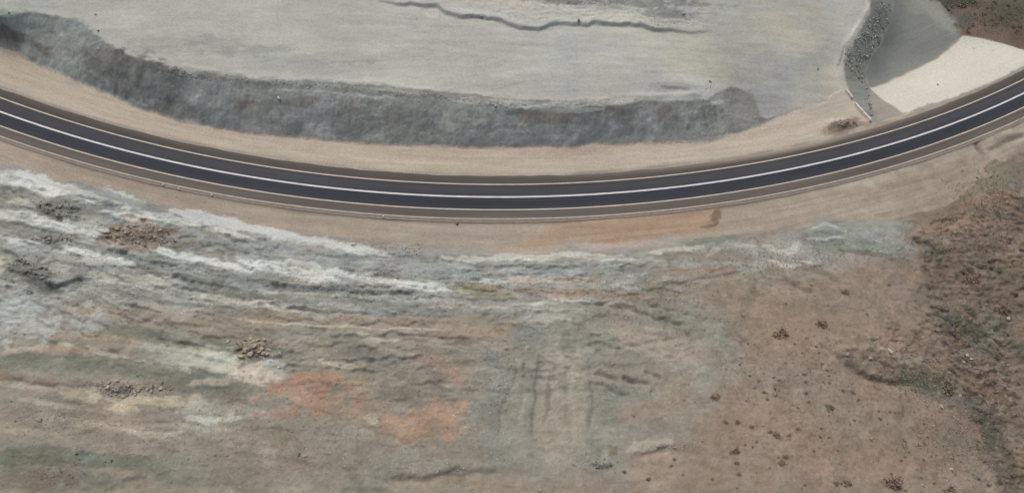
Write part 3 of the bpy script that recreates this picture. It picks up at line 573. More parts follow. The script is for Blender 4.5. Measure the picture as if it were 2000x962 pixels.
dk = sstep(0.12, 0.4, ridged(X, Y, 3.0, 1.5, 5, 223, .6)) * (rugged + .5 * speck)
C = C + (np.array([97, 92, 80]) - C) * np.clip(dk * 0.5, 0, .6)[..., None]
C += (rugged * fbm(X, Y, 3.5, 5, 221, .65) * 12)[..., None] + (rugged[..., None] * np.array([3., 0., -1.]))
C += ((dc > 0) * fbm(X, Y, 12, 4, 236, .6) * sstep(P(600, 100, 8)[0], P(1500, 100, 8)[0], X))[..., None] * np.array([4., 3., -2.]) * 1.6
C += ((dc > 0) * fbm(X * .6, Y, 9, 5, 238, .6) * 6)[..., None]
C += ((dc > 0) * (ms * 2.2 + ml * 4 + fbm_flow(X, Y, 10, 1.5, 5, 231, .65) * 7))[..., None]
calm = 1 - 0.8 * sstep(P(1690, 150)[0], P(1720, 150)[0], X) * (T > 6.5)
C += (calm * (1 - hill) * (dt < 0) * (fbm_flow(S, T, 12, 0.8, 5, 241, .66) * 10 + ml * 3 + ms * 3 + (T < 0) * fbm(X, Y, 5, 4, 243, .6) * 4 + (T < 0) * sstep(P(1450, 400)[0], P(1750, 400)[0], X) * fbm(X, Y, 3, 4, 245, .65) * 9))[..., None]
lum = C @ np.array([.3, .6, .1]); C = C + (lum[..., None] - C) * (0.10 + 0.10 * hill + 0.30 * cut)[..., None]
C += (cut * (34.0 - 26 * sstep(P(1400, 200, 5)[0], P(1440, 200, 5)[0], X)))[..., None] * np.array([.98, 1.0, .92])
C = np.clip(C, 30, 235) / 255.0
LIN = np.where(C <= 0.04045, C / 12.92, ((C + 0.055) / 1.055) ** 2.4)

# ------------------------------------------------------------ materials
def new_mat(name):
    mt = bpy.data.materials.new(name); mt.use_nodes = True
    n = mt.node_tree.nodes; l = mt.node_tree.links
    b = n['Principled BSDF']; b.inputs['Specular IOR Level'].default_value = 0.2; b.inputs['Roughness'].default_value = 0.92
    return mt, n, l, b
def mul_noise(n, l, src, scale, lo, hi, detail=6, coord=None):
    nz = n.new('ShaderNodeTexNoise'); nz.inputs['Scale'].default_value = scale; nz.inputs['Detail'].default_value = detail; nz.inputs['Roughness'].default_value = 0.65
    l.new(coord, nz.inputs['Vector'])
    mr = n.new('ShaderNodeMapRange'); mr.inputs['From Min'].default_value = 0.25; mr.inputs['From Max'].default_value = 0.75; mr.inputs['To Min'].default_value = lo; mr.inputs['To Max'].default_value = hi
    l.new(nz.outputs['Fac'], mr.inputs['Value'])
    vm = n.new('ShaderNodeVectorMath'); vm.operation = 'SCALE'
    l.new(src, vm.inputs[0]); l.new(mr.outputs[0], vm.inputs['Scale'])
    return vm.outputs[0], nz
ALB = 0.95
def ground_mat():
    mt, n, l, b = new_mat('bare_ground')
    at = n.new('ShaderNodeAttribute'); at.attribute_name = 'ground_colour'
    tc = n.new('ShaderNodeTexCoord')
    o, nz = mul_noise(n, l, at.outputs['Color'], 1.6, 0.88, 1.12, 8, tc.outputs['Object'])
    o, nz2 = mul_noise(n, l, o, 3.0, 0.86, 1.14, 5, tc.outputs['Object'])
    l.new(o, b.inputs['Base Color'])
    bp = n.new('ShaderNodeBump'); bp.inputs['Strength'].default_value = 0.7; bp.inputs['Distance'].default_value = 0.16
    l.new(nz.outputs['Fac'], bp.inputs['Height']); l.new(bp.outputs[0], b.inputs['Normal'])
    return mt
def plain_mat(name, rgb, scale=1.2, var=0.2, rough=0.9, bump=0.3):
    """rgb as seen in daylight, 0-255"""
    mt, n, l, b = new_mat(name)
    c_ = np.array(rgb) / 255.0; c_ = ((c_ + 0.055) / 1.055) ** 2.4 * ALB
    rg = n.new('ShaderNodeRGB'); rg.outputs[0].default_value = (*c_, 1)
    tc = n.new('ShaderNodeTexCoord'); geo = n.new('ShaderNodeNewGeometry')
    o, nz = mul_noise(n, l, rg.outputs[0], scale, 1 - var, 1 + var, 6, geo.outputs['Position'])
    l.new(o, b.inputs['Base Color']); b.inputs['Roughness'].default_value = rough
    bp = n.new('ShaderNodeBump'); bp.inputs['Strength'].default_value = bump; bp.inputs['Distance'].default_value = 0.05
    l.new(nz.outputs['Fac'], bp.inputs['Height']); l.new(bp.outputs[0], b.inputs['Normal'])
    return mt

# ------------------------------------------------------------ ground mesh
def mesh_np(name, verts, quads, smooth=True):
    me = bpy.data.meshes.new(name)
    me.vertices.add(len(verts)); me.vertices.foreach_set('co', np.asarray(verts, np.float32).ravel())
    q = np.asarray(quads, np.int32); k = q.shape[1]
    me.loops.add(q.size); me.loops.foreach_set('vertex_index', q.ravel())
    me.polygons.add(len(q)); me.polygons.foreach_set('loop_start', np.arange(0, q.size, k, dtype=np.int32))
    me.polygons.foreach_set('loop_total', np.full(len(q), k, np.int32))
    me.polygons.foreach_set('use_smooth', np.full(len(q), smooth))
    me.update(calc_edges=True)
    return me
idx = np.arange(NY * NX).reshape(NY, NX)
quads = np.stack([idx[:-1, :-1], idx[:-1, 1:], idx[1:, 1:], idx[1:, :-1]], -1).reshape(-1, 4)
gme = mesh_np('ground', np.stack([X, Y, H], -1).reshape(-1, 3), quads)
ca_ = gme.color_attributes.new('ground_colour', 'FLOAT_COLOR', 'POINT')
ca_.data.foreach_set('color', np.concatenate([LIN * ALB * np.array([0.955, 1.0, 1.01]), np.ones((NY, NX, 1))], -1).astype(np.float32).ravel())
gme.materials.append(ground_mat())
ground = bpy.data.objects.new('ground', gme); col.objects.link(ground); ground['kind'] = 'structure'

# ------------------------------------------------------------ road
def ribbon(name, t0, t1, z, mat, kind='structure', parent=None, i0=0, i1=None, th=0.0, wav=0.0):
    pts = CL[i0:i1]; nn = CN[i0:i1]; ss = CS[i0:i1]
    nseg = 8 if abs(t1 - t0) > 2 else 1
    ts = np.linspace(t0, t1, nseg + 1); rows = []
    for j, t in enumerate(ts):
        tt = t + (wav * np.array([fbm_flow(np.array([s]), np.array([t]), 5, 1, 3, 251)[0] for s in ss]) if wav and j in (0, nseg) else 0)
        r = np.stack([pts[:, 0] + nn[:, 0] * tt, pts[:, 1] + nn[:, 1] * tt, np.full(len(pts), z)], 1); rows.append(r)
    V = np.stack(rows, 1); n_, k_ = V.shape[:2]
    ix = np.arange(n_ * k_).reshape(n_, k_)
    q = [tuple(v) for v in np.stack([ix[:-1, :-1], ix[1:, :-1], ix[1:, 1:], ix[:-1, 1:]], -1).reshape(-1, 4)[:, ::-1]]
    verts = V.reshape(-1, 3); st = np.stack([np.repeat(ss, k_), np.tile(ts, n_)], 1)
    if th:
        verts = np.vstack([verts, verts - np.array([0, 0, th])]); o = n_ * k_; st = np.vstack([st, st])
        for a in (0, k_ - 1):
            for i in range(n_ - 1):
                p0, p1 = ix[i, a], ix[i + 1, a]; f = (p0, p1, p1 + o, p0 + o)
                q.append(f if a else f[::-1])
        for i in (0, n_ - 1):
            for a in range(k_ - 1): q.append((ix[i, a], ix[i, a + 1], ix[i, a + 1] + o, ix[i, a] + o))
    q = [tuple(int(v) for v in f) for f in q]
    me = bpy.data.meshes.new(name); me.from_pydata([tuple(v) for v in verts], [], q); me.update()
    a = me.attributes.new('road_st', 'FLOAT_VECTOR', 'POINT')
    a.data.foreach_set('vector', np.concatenate([st, np.zeros((len(st), 1))], 1).astype(np.float32).ravel())
    me.materials.append(mat)
    ob = bpy.data.objects.new(name, me); col.objects.link(ob)
    if kind: ob['kind'] = kind
    if parent: ob.parent = parent
    return ob
def asphalt_mat():
    mt, n, l, b = new_mat('asphalt')
    at = n.new('ShaderNodeAttribute'); at.attribute_name = 'road_st'
    sx = n.new('ShaderNodeSeparateXYZ'); l.new(at.outputs['Vector'], sx.inputs[0])
    nzw = n.new('ShaderNodeTexNoise'); nzw.inputs['Scale'].default_value = 0.5; mp0 = n.new('ShaderNodeMapping'); mp0.inputs['Scale'].default_value = (0.25, 1, 1)
    l.new(at.outputs['Vector'], mp0.inputs[0]); l.new(mp0.outputs[0], nzw.inputs['Vector'])
    w = n.new('ShaderNodeMath'); w.operation = 'MULTIPLY_ADD'; w.inputs[1].default_value = 0.35
    l.new(nzw.outputs['Fac'], w.inputs[0]); l.new(sx.outputs['Y'], w.inputs[2])
    mr = n.new('ShaderNodeMapRange'); mr.inputs['From Min'].default_value = -7.5 + .17; mr.inputs['From Max'].default_value = 7.5 + .17
    l.new(w.outputs[0], mr.inputs['Value'])
    cr = n.new('ShaderNodeValToRGB'); l.new(mr.outputs[0], cr.inputs[0])
    def L8(r, g, b_): 
        v = np.array([r, g, b_]) / 255.; return (*(((v + .055) / 1.055) ** 2.4 * ALB), 1)
    stops = [(-7.5, (118,108,98)), (-6.3, (98,95,89)), (-3.8, (95,92,87)), (-3.45, (60,63,69)), (-1.9, (52,57,65)), (-.2, (57,61,69)), (.25, (66,69,74)), (1.8, (71,74,78)), (3.5, (68,70,74)), (3.9, (82,80,77)), (5.9, (76,74,71)), (6.3, (116,110,100))]
    e = cr.color_ramp.elements
    while len(e) < len(stops): e.new(0.5)
    for k, (t, c3) in enumerate(stops): e[k].position = (t + 7.5) / 15; e[k].color = L8(*c3)
    mp = n.new('ShaderNodeMapping'); mp.inputs['Scale'].default_value = (0.06, 1.6, 1)
    l.new(at.outputs['Vector'], mp.inputs[0])
    o, nz = mul_noise(n, l, cr.outputs[0], 1.2, 0.86, 1.14, 6, mp.outputs[0])
    mp2 = n.new('ShaderNodeMapping'); mp2.inputs['Scale'].default_value = (0.02, 0.1, 1); l.new(at.outputs['Vector'], mp2.inputs[0])
    o, _ = mul_noise(n, l, o, 1.0, 0.84, 1.16, 5, mp2.outputs[0])
    mp4 = n.new('ShaderNodeMapping'); mp4.inputs['Scale'].default_value = (0.012, 2.2, 1); mp4.inputs['Location'].default_value = (3, 5, 0); l.new(at.outputs['Vector'], mp4.inputs[0])
    o, _ = mul_noise(n, l, o, 1.0, 0.8, 1.2, 4, mp4.outputs[0])
    tc = n.new('ShaderNodeTexCoord'); o, nf = mul_noise(n, l, o, 8.0, 0.93, 1.07, 3, tc.outputs['Object'])
    # dust blown onto the upper edge
    du = n.new('ShaderNodeMapRange'); du.interpolation_type = 'SMOOTHSTEP'; du.inputs['From Min'].default_value = 4.2; du.inputs['From Max'].default_value = 6.4
    l.new(sx.outputs['Y'], du.inputs['Value'])
    sr = n.new('ShaderNodeFloatCurve'); sm = n.new('ShaderNodeMapRange'); sm.inputs['From Min'].default_value = 130; sm.inputs['From Max'].default_value = 270
    l.new(sx.outputs['X'], sm.inputs['Value'])
    cv = sr.mapping.curves[0]; cv.points[0].location = (0, .12); cv.points[1].location = (1, 0.15); cv.points.new(.35, .45); cv.points.new(.6, .95); cv.points.new(.75, .5); sr.mapping.update()
    l.new(sm.outputs[0], sr.inputs['Value'])
    m3 = n.new('ShaderNodeMath'); m3.operation = 'MULTIPLY'; l.new(du.outputs[0], m3.inputs[0]); l.new(sr.outputs[0], m3.inputs[1])
    mx = n.new('ShaderNodeMix'); mx.data_type = 'RGBA'; l.new(m3.outputs[0], mx.inputs['Factor']); l.new(o, mx.inputs[6]); mx.inputs[7].default_value = L8(165, 155, 140)
    l.new(mx.outputs[2], b.inputs['Base Color']); b.inputs['Roughness'].default_value = 0.8
    bp = n.new('ShaderNodeBump'); bp.inputs['Strength'].default_value = 0.2; bp.inputs['Distance'].default_value = 0.02
    l.new(nf.outputs['Fac'], bp.inputs['Height']); l.new(bp.outputs[0], b.inputs['Normal'])
    return mt
def paint_mat(name, rgb):
    mt, n, l, b = new_mat(name)
    v = np.array(rgb) / 255.; v = ((v + .055) / 1.055) ** 2.4
    at = n.new('ShaderNodeAttribute'); at.attribute_name = 'road_st'
    mp = n.new('ShaderNodeMapping'); mp.inputs['Scale'].default_value = (0.35, 4, 1); l.new(at.outputs['Vector'], mp.inputs[0])
    rg = n.new('ShaderNodeRGB'); rg.outputs[0].default_value = (*v, 1)
    o, _ = mul_noise(n, l, rg.outputs[0], 1.0, 0.62, 1.05, 5, mp.outputs[0])
    l.new(o, b.inputs['Base Color']); b.inputs['Roughness'].default_value = 0.6
    return mt
road = ribbon('road', -6.9, 6.15, 0.02, asphalt_mat(), th=0.3, wav=0.12)
pw = paint_mat('white_road_paint', (222, 224, 226)); pc = paint_mat('cream_road_paint', (203, 194, 177))
ribbon('road_marking', -0.22, 0.22, 0.028, pw, None, road)
ribbon('road_marking', 3.50, 3.82, 0.028, pc, None, road)
ribbon('road_marking', -3.82, -3.50, 0.028, pc, None, road)
kerb_m = plain_mat('pale_concrete_kerb', (176, 168, 156), 0.7, 0.22)
def at_px(px):
    wx = P(px, np.interp(px, RX, RY))[0]; return int(np.argmin(np.abs(CL[:, 0] - wx)))
k_a, k_b = at_px(1983), at_px(1993)
k1 = ribbon('kerb', -6.55, -6.17, 0.17, kerb_m, th=0.3, i1=k_a)
k2 = ribbon('kerb', -6.55, -6.17, 0.17, kerb_m, th=0.3, i0=k_b)
ribbon('kerb_shadow_strip', -7.35, -6.56, 0.06, plain_mat('kerb_shadow_tone', (134, 128, 118), 0.8, 0.2), th=0.3, i1=k_a, wav=0.1)  # added strip, its darker colour stands for the kerb's shadow

# ------------------------------------------------------------ rocks
H2 = H
def hull_rock(seed, flat=0.7, n=14):
    import bmesh
    r = np.random.default_rng(seed)
    p = r.standard_normal((n, 3)); p /= np.linalg.norm(p, axis=1)[:, None]
    p *= (0.78 + 0.32 * r.random((n, 1))) * np.array([1, 0.55 + 0.35 * r.random(), flat * (0.7 + .4 * r.random())])
    bm = bmesh.new()
    for v in p: bm.verts.new(v)
    res = bmesh.ops.convex_hull(bm, input=bm.verts)
    for v in [v for v in bm.verts if not v.link_faces]: bm.verts.remove(v)
    bmesh.ops.recalc_face_normals(bm, faces=bm.faces)
    me = bpy.data.meshes.new('rock'); bm.to_mesh(me); bm.free()
    return me
def rock_set(mat, seed, k=6, flat=0.7):
    out = []
    for i in range(k):
        me = hull_rock(seed * 50 + i, flat); me.materials.append(mat); out.append(me)
    return out
M = {k: plain_mat('rock_' + k, v, 1.5, 0.28, 0.9, 0.5) for k, v in dict(
    tan=(166,156,140), brown=(140,125,108), redbrown=(130,114,98), grey=(150,153,147), pale=(188,187,178), dark=(112,114,108), green=(140,144,130), buff=(178,165,147)).items()}
RS = {k: rock_set(m_, i + 1) for i, (k, m_) in enumerate(M.items())}
def put_rock(px, py, size_px, kinds, name, label, cat, group=None, sink=0.3, flat=1.0, elong=None, rot=None):
    x, y, z = (float(v) for v in W(px, py))
    r = size_px * 0.5 * 0.125
    k = random.choice(kinds)
    o = bpy.data.objects.new(name, random.choice(RS[k])); col.objects.link(o)
    e = elong or random.uniform(0.85, 1.25)
    o.scale = (r * e, r, r * random.uniform(.8, 1.1) * flat)
    o.rotation_euler = (random.uniform(-.4, .4), random.uniform(-.4, .4), rot if rot is not None else random.uniform(0, 6.28))
    o.location = (x, y, z + r * (0.55 - sink))
    o['label'] = label; o['category'] = cat
    if group: o['group'] = group
    return o
def in_poly(pts, n, r=random):
    a = np.array(pts, float); lo, hi = a.min(0), a.max(0); out = []
    pl = [tuple(p) for p in a]
    while len(out) < n:
        q = np.array([r.uniform(lo[0], hi[0]), r.uniform(lo[1], hi[1])])
        if psd(pl, np.array([q[0]]), np.array([q[1]]))[0] > 0: out.append(tuple(q))
    return out
def where(q, pts):
    a = np.array(pts, float)[:, :2]; lo, hi = a.min(0), a.max(0); u, v = (np.array(q[:2]) - lo) / (hi - lo + 1e-9)
    return ('upper ' if v < .34 else 'central ' if v < .67 else 'lower ') + ('far left' if u < .2 else 'left' if u < .4 else 'middle' if u < .6 else 'right' if u < .8 else 'far right')
def pile(pts, n, smin, smax, kinds, name, label, group, power=2.0, sink=.25):
    for q in in_poly(pts, n):
        s = smin + (smax - smin) * random.random() ** power
        put_rock(q[0], q[1], s, kinds, name, label.replace('@', where(q, pts) + ' of'), 'rock', group, sink)
# jumbled boulder heap beside the pale mud pan
BL = [(470,674,15),(487,672,13),(482,684,14),(497,676,14),(497,668,12),(512,681,10),(506,688,11),(475,686,10),(519,672,9),(489,692,12),(466,681,8),(478,664,9),(491,662,10),(504,664,9),(515,690,9),(499,684,8),(524,683,8),(470,692,7),(484,690,8),(510,673,9),(463,671,7),(517,663,7),(493,688,8),(502,693,8),(521,692,7)]
for q in BL:
    wh = where(q, BL); same = sorted([p for p in BL if where(p, BL) == wh], key=lambda p: (-p[2], p[0])); k = same.index(q)
    rank = ['largest', 'second largest', 'third largest', 'fourth largest', 'fifth largest', 'sixth largest', 'seventh largest', 'eighth largest', 'smallest'][min(k, 8)]
    put_rock(*q, ['tan','buff','brown'], 'boulder', rank + ' tan boulder at the ' + wh + ' of the heap by the mud pan', 'boulder', 'boulders heaped beside the mud pan', .1, elong=random.uniform(1.0, 1.4), rot=random.gauss(0, .5))
for a, lab in [((472,697,13),'flat tan boulder at the foot of the boulder heap by the pale mud pan'),((446,667,8),'small pale boulder just left of the jumbled tan boulder heap'),((546,688,7),'small pale boulder on its own right of the jumbled boulder heap')]:
    put_rock(*a, ['buff'], 'boulder', lab, 'boulder', None, .1)
pile([(195,452),(230,440),(300,438),(335,455),(350,478),(325,488),(280,478),(215,470)], 112, 4.5, 9, ['redbrown','brown','brown','tan'], 'rubble_rock', 'brown broken rock in the @ the red brown rubble patch', 'rocks of the red brown rubble patch')
put_rock(205, 452, 17, ['pale'], 'slab_rock', 'large pale slab at the left tip of the red brown rubble patch', 'rock', None, .2, .6, 1.5, 0)
pile([(72,400),(85,388),(125,392),(152,410),(150,424),(118,424),(82,414)], 48, 4.5, 8.5, ['grey','dark','green','grey'], 'rubble_rock', 'grey angular rock in the @ the rubble beside the slab', 'rocks of the grey rubble beside the slab')
pile([(60,464),(80,456),(130,454),(152,466),(130,476),(68,474)], 34, 4.5, 8.5, ['grey','dark','grey','pale'], 'rubble_rock', 'grey rock in the @ the narrow strip near the pink slab', 'rocks of the narrow grey rubble strip')
pile([(12,518),(35,504),(62,512),(100,528),(112,545),(92,552),(60,544),(28,532)], 52, 4.5, 9, ['dark','grey','dark','green'], 'rubble_rock', 'dark rock in the @ the rubble above the dark crack', 'rocks of the dark rubble above the crack')
pile([(190,752),(205,738),(230,742),(262,748),(300,752),(325,744),(345,752),(340,768),(280,770),(240,778),(205,768)], 52, 5, 9, ['tan','brown','grey','buff'], 'rubble_rock', 'tan rock in the @ the long rubble heap at lower left', 'rocks of the long tan rubble heap')
pile([(1740,0),(1712,4),(1695,50),(1672,75),(1650,105),(1652,135),(1680,160),(1690,178),(1700,230),(1708,226),(1694,172),(1688,140),(1700,108),(1722,80),(1738,40)], 250, 3.8, 7.5, ['grey','pale','dark','dark','grey'], 'slope_rock', 'grey loose rock on the @ the stony bank by the pit', 'rocks on the stony bank above the pit', 1.6)
pile([(1625,243),(1645,232),(1672,236),(1675,244),(1640,252)], 26, 4, 7, ['brown','redbrown','tan'], 'mound_rock', 'brown lump in the @ the dirt mound by the barrier', 'lumps of the dirt mound by the barrier')
for i, (px, py, s, kd, lab) in enumerate([
    (1932,343,15,['green'],'large rounded grey green boulder alone at the right end of the dirt verge'),
    (1908,347,7,['brown'],'small brown rock just left of the large rounded boulder'),
    (690,477,11,['pale'],'pale boulder at the edge of the dirt strip left of centre'),
    (791,485,9,['pale'],'pale grey rock among small rubble where the dirt strip meets the white seam'),
    (187,28,8,['pale'],'white rock on the crest of the teal end of the cut face'),
    (18,26,6,['dark'],'small dark rock on the crest at the far left of the cut face'),
    (192,61,6,['dark'],'small dark rock on the plateau just above the left cut face'),
    (893,437,8,['dark'],'dark rock lying on the dirt just below the kerb at the centre'),
    (1335,27,8,['pale'],'pale rock at the crest of the plateau ridge near the top'),
    (1131,41,10,['dark'],'dark rock on the gravel ridge of the plateau'),
    (1143,43,5,['pale'],'small white rock touching the dark rock on the plateau ridge'),
    (940,33,9,['grey'],'grey rock on the line of the plateau ridge near the top'),
    (1597,135,6,['dark'],'single dark stone on the bare pale plateau left of the stony bank'),
    (1831,166,6,['brown'],'single dark stone lying on the smooth cream slope'),
    (545,192,9,['pale'],'pale rock stuck in the upper part of the dark cut face'),
    (776,186,8,['pale'],'white rock on the ledge at the top of the cut face'),
    (968,207,9,['pale'],'pale rock on the ledge right of the centre of the cut face'),
    (192,95,6,['pale'],'small pale rock in the dark left part of the cut face'),
    (1387,160,8,['green'],'grey green rock at the top of the rounded end of the cut face'),
    (1355,487,7,['pale'],'pale rock on the white crust below the tan dirt patch'),
    (1238,813,7,['brown'],'dark brown rock in the tan hollow of the green grey fan'),
    (985,662,8,['pale'],'pale rock at the brown edge above the gravel fan'),
    (597,890,8,['pale'],'pale pointed rock on the brown ground left of the lower gully'),
    (584,887,8,['dark'],'dark rock beside the pale pointed rock on the brown ground'),
    (218,899,6,['dark'],'small dark rock on the green grey ground at lower left'),
    (150,886,6,['dark'],'small dark rock at the brown and green border at lower left'),
    (78,819,9,['green'],'flat green grey rock on the brown ground at the lower left'),
    (1395,773,11,['redbrown'],'red brown rock at the edge between fan and brown hill'),
    (1515,772,7,['dark'],'dark rock above the dotted brown hillside'),
    (1738,687,14,['pale'],'pale flat rock among the low ridges of the right hillside'),
    (1888,693,10,['pale'],'pale block at the head of the dark ravine'),
    (1897,701,8,['pale'],'pale block just below the head of the dark ravine'),
    (1882,708,9,['grey'],'grey block in the stones at the ravine head'),
    (1875,772,8,['buff'],'buff stone beside the brown bare patch of the ravine'),
    (1837,794,12,['buff'],'buff rock at the lower lip of the curved scarp'),
    (1928,786,9,['brown'],'brown rock in the ravine near the right edge'),
    (1968,622,13,['grey'],'grey rounded rock under the reddish bush near the right edge'),
    (1910,933,9,['dark'],'dark rock at the bottom right of the brown slope'),
    (1857,916,7,['pale'],'pale rock on the pinkish ground at the bottom right'),
    (1765,868,10,['brown'],'brown rock on the lower part of the bare brown slope'),
    (1700,700,9,['grey'],'grey rock above the curved scarp'),
    (1655,692,9,['grey'],'grey rock at the upper start of the curved scarp'),
    (1120,905,7,['grey'],'grey rock at the lower end of the gravel fan'),
    (1167,913,9,['dark'],'dark rock right of the foot of the gravel fan'),
    (1192,905,9,['dark'],'dark rock beside the short gully below the fan'),
    (1054,957,9,['grey'],'grey rock at the very bottom edge below the gravel fan'),
    (74,466,9,['pale'],'tall white rock at the left of the narrow grey rubble strip'),
    (185,489,5,['pale'],'small white rock on the grey band below the pink slab'),
    (230,577,6,['pale'],'white rock on the olive ground at the left'),
    (258,583,5,['tan'],'small tan rock right of the white rock on the olive ground')]):
    put_rock(px, py, s, kd, 'rock', lab, 'rock', None, .2)

def own_colour_mat():
    mt, n, l, b = new_mat('loose_stone')
    at = n.new('ShaderNodeAttribute'); at.attribute_name = 'stone_colour'
    tc = n.new('ShaderNodeTexCoord'); o, nz = mul_noise(n, l, at.outputs['Color'], 5.0, 0.88, 1.12, 4, tc.outputs['Object'])
    l.new(o, b.inputs['Base Color']); return mt
OWN = own_colour_mat()
def stuff_rocks(name, spots, mat, seed):
    """many small stones as one mesh: spots = (x, y, z, r)"""
    r = np.random.default_rng(seed)
    V, F = [], []
    octa = np.array([[1, 0, 0], [0, 1, 0], [-1, 0, 0], [0, -1, 0], [0, 0, 1], [0.5, .5, -.6]])
    fo = [(0, 1, 4), (1, 2, 4), (2, 3, 4), (3, 0, 4), (1, 0, 5), (2, 1, 5), (3, 2, 5), (0, 3, 5)]
    n = len(spots); sp = np.array(spots)
    P_ = octa[None] * (0.6 + 0.7 * r.random((n, 6, 3))) + 0.25 * r.standard_normal((n, 6, 3))
    a = r.random(n) * 6.28; ca, sa = np.cos(a)[:, None], np.sin(a)[:, None]
    x = P_[..., 0] * ca - P_[..., 1] * sa; y = P_[..., 0] * sa + P_[..., 1] * ca
    V = np.stack([x * sp[:, 3:4] * 1.15 + sp[:, 0:1], y * sp[:, 3:4] * 0.8 + sp[:, 1:2], P_[..., 2] * sp[:, 3:4] * 0.7 + sp[:, 2:3] + sp[:, 3:4] * .15], -1).reshape(-1, 3)
    F = (np.arange(n)[:, None, None] * 6 + np.array(fo)[None]).reshape(-1, 3)
    me = mesh_np(name, V, F, False); me.materials.append(OWN)
    cc = np.stack([bil(LIN[..., k], sp[:, 0], sp[:, 1]) for k in range(3)], 1) * ALB
    g_ = cc.mean(1, keepdims=True); cc = (cc * .75 + g_ * .25) * (1.05 + 0.9 * r.random((n, 1)) ** 2)
    a_ = me.color_attributes.new('stone_colour', 'FLOAT_COLOR', 'POINT')
    a_.data.foreach_set('color', np.concatenate([np.repeat(cc, 6, 0), np.ones((n * 6, 1))], 1).astype(np.float32).ravel())
    o = bpy.data.objects.new(name, me); col.objects.link(o); return o
def scatter_px(regs):
    """regs: (cx, cy, rx, ry, n, smin, smax)"""
    out = []
    for cxp, cyp, rx, ry, n, s0, s1 in regs:
        a = rng.standard_normal((n, 2)) * 0.5
        px = cxp + a[:, 0] * rx; py = cyp + a[:, 1] * ry
        x, y, z = W(px, py); r = (s0 + (s1 - s0) * rng.random(n) ** 2.5) * 0.5 * 0.125
        ok = np.abs(road_st(x, y)[1]) > 7.4
        out += list(np.stack([x, y, z, r], 1)[ok])
    return out
def tagstuff(o, label, cat): o['kind'] = 'stuff'; o['label'] = label; o['category'] = cat
crest = []
cp = np.array([(330,142),(380,150),(450,155),(520,160),(600,165),(700,171),(780,181),(860,188),(930,196),(1000,203),(1090,203),(1170,199),(1240,198)])
uu = rng.random(1500) * (len(cp) - 1); ii = uu.astype(int); pp = cp[ii] + (cp[ii + 1] - cp[ii]) * (uu - ii)[:, None] + rng.standard_normal((1500, 2)) * [3, 3.6]
x_, y_, z_ = W(pp[:, 0], pp[:, 1]); crest = list(np.stack([x_, y_, z_, (1.2 + 2.6 * rng.random(1500) ** 3) * .0625], 1))
tagstuff(stuff_rocks('crest_gravel', crest, M['grey'], 1), 'line of loose grey gravel along the crest of the cut face', 'gravel')
g = scatter_px([(960,692,34,22,500,1,3),(985,750,26,50,550,1,3.2),(1210,625,90,16,420,1,2.8),(1025,655,34,26,350,1,2.6),(930,800,60,60,350,1,3),(1170,790,40,40,200,1,2.6),(970,860,60,40,200,1,3.4),(1165,905,60,20,180,1.2,4),(1230,770,60,20,100,1,2.4)])
tagstuff(stuff_rocks('fan_gravel', g, M['grey'], 2), 'grey gravel washed over the green grey fan', 'gravel')
g = scatter_px([(180,520,340,130,5000,1,3.6),(700,570,420,80,4500,1,3.4),(1150,560,260,40,1800,1,3.4),(1600,480,200,30,1500,1,3.4),(120,405,60,18,160,1.4,4),(100,466,60,12,120,1.4,4),(70,530,60,26,160,1.4,4),(780,484,50,10,140,1.4,4.6),(700,478,40,8,60,1.4,4),(740,535,90,14,130,1.4,4.4),(680,575,80,26,180,1.4,4.8),(890,548,40,12,70,1.4,4),(960,552,60,12,80,1.4,4),(850,596,60,14,80,1.4,4),(300,520,200,60,220,1.2,3.6),(560,600,200,40,180,1.2,3.4),(1280,586,60,8,120,1.4,4),(1330,576,40,10,40,1.4,4),(20,385,30,20,80,1.4,3.6),(1225,545,60,14,60,1.4,3.6)])
tagstuff(stuff_rocks('strata_debris', g, M['grey'], 3), 'small grey stones strewn over the banded rock slope', 'gravel')
g = scatter_px([(250,820,420,140,2800,.9,3.4),(750,800,420,160,2800,.9,3.4),(1300,720,260,160,1600,.9,2.8),(1600,750,260,220,1300,.8,2.4),(270,458,74,22,300,1.6,4),(250,757,84,16,220,1.6,4.4),(500,684,44,18,160,1.6,4.4),(110,820,90,24,200,1.4,4),(110,925,60,26,160,1.4,4.4),(400,850,140,60,220,1.2,3.4),(600,880,160,60,260,1.2,3.4),(860,690,60,26,120,1.4,4),(820,920,160,30,160,1.2,3.4),(1310,873,50,14,70,1.4,4.4),(1450,700,60,60,110,1.4,4),(1550,510,60,20,90,1.4,4),(640,700,120,40,130,1.2,3.6),(880,650,100,20,60,1.2,3.6),(1660,490,120,14,120,1.4,4),(200,700,200,60,150,1.2,3.4)])
tagstuff(stuff_rocks('brown_debris', g, M['tan'], 4), 'small tan stones strewn over the lower brown slope', 'gravel')
g = scatter_px([(1100,36,280,22,500,1,3),(1320,40,80,14,200,1,3.6),(940,30,160,16,120,1,3),(1690,60,40,60,260,1,3.4),(1668,120,26,40,240,1,3.2),(1695,200,14,40,160,1,3),(1150,6,130,8,260,1.4,4.4),(1310,40,70,8,90,1.2,3.6),(1385,168,20,12,60,1.4,4)])
tagstuff(stuff_rocks('bank_gravel', g, M['dark'], 5), 'dark grey gravel on the stony bank and the top of the plateau', 'gravel')
g = scatter_px([(1910,700,110,300,6000,1,4),(1960,50,80,50,700,1,3.6),(1780,700,110,50,600,1.4,4.6),(1880,700,60,30,260,1.6,5),(1900,480,110,50,420,1.4,4.6),(1870,620,80,80,500,1.4,4.8),(1940,830,60,120,600,1.4,5),(1660,500,120,20,200,1.4,4),(1700,620,120,80,200,1.2,3.4),(1960,400,60,60,200,1.4,4),(1930,750,60,40,200,1.4,4)])
tagstuff(stuff_rocks('ravine_debris', g, M['brown'], 6), 'weathered stones littering the ravine and the ground around it', 'gravel')

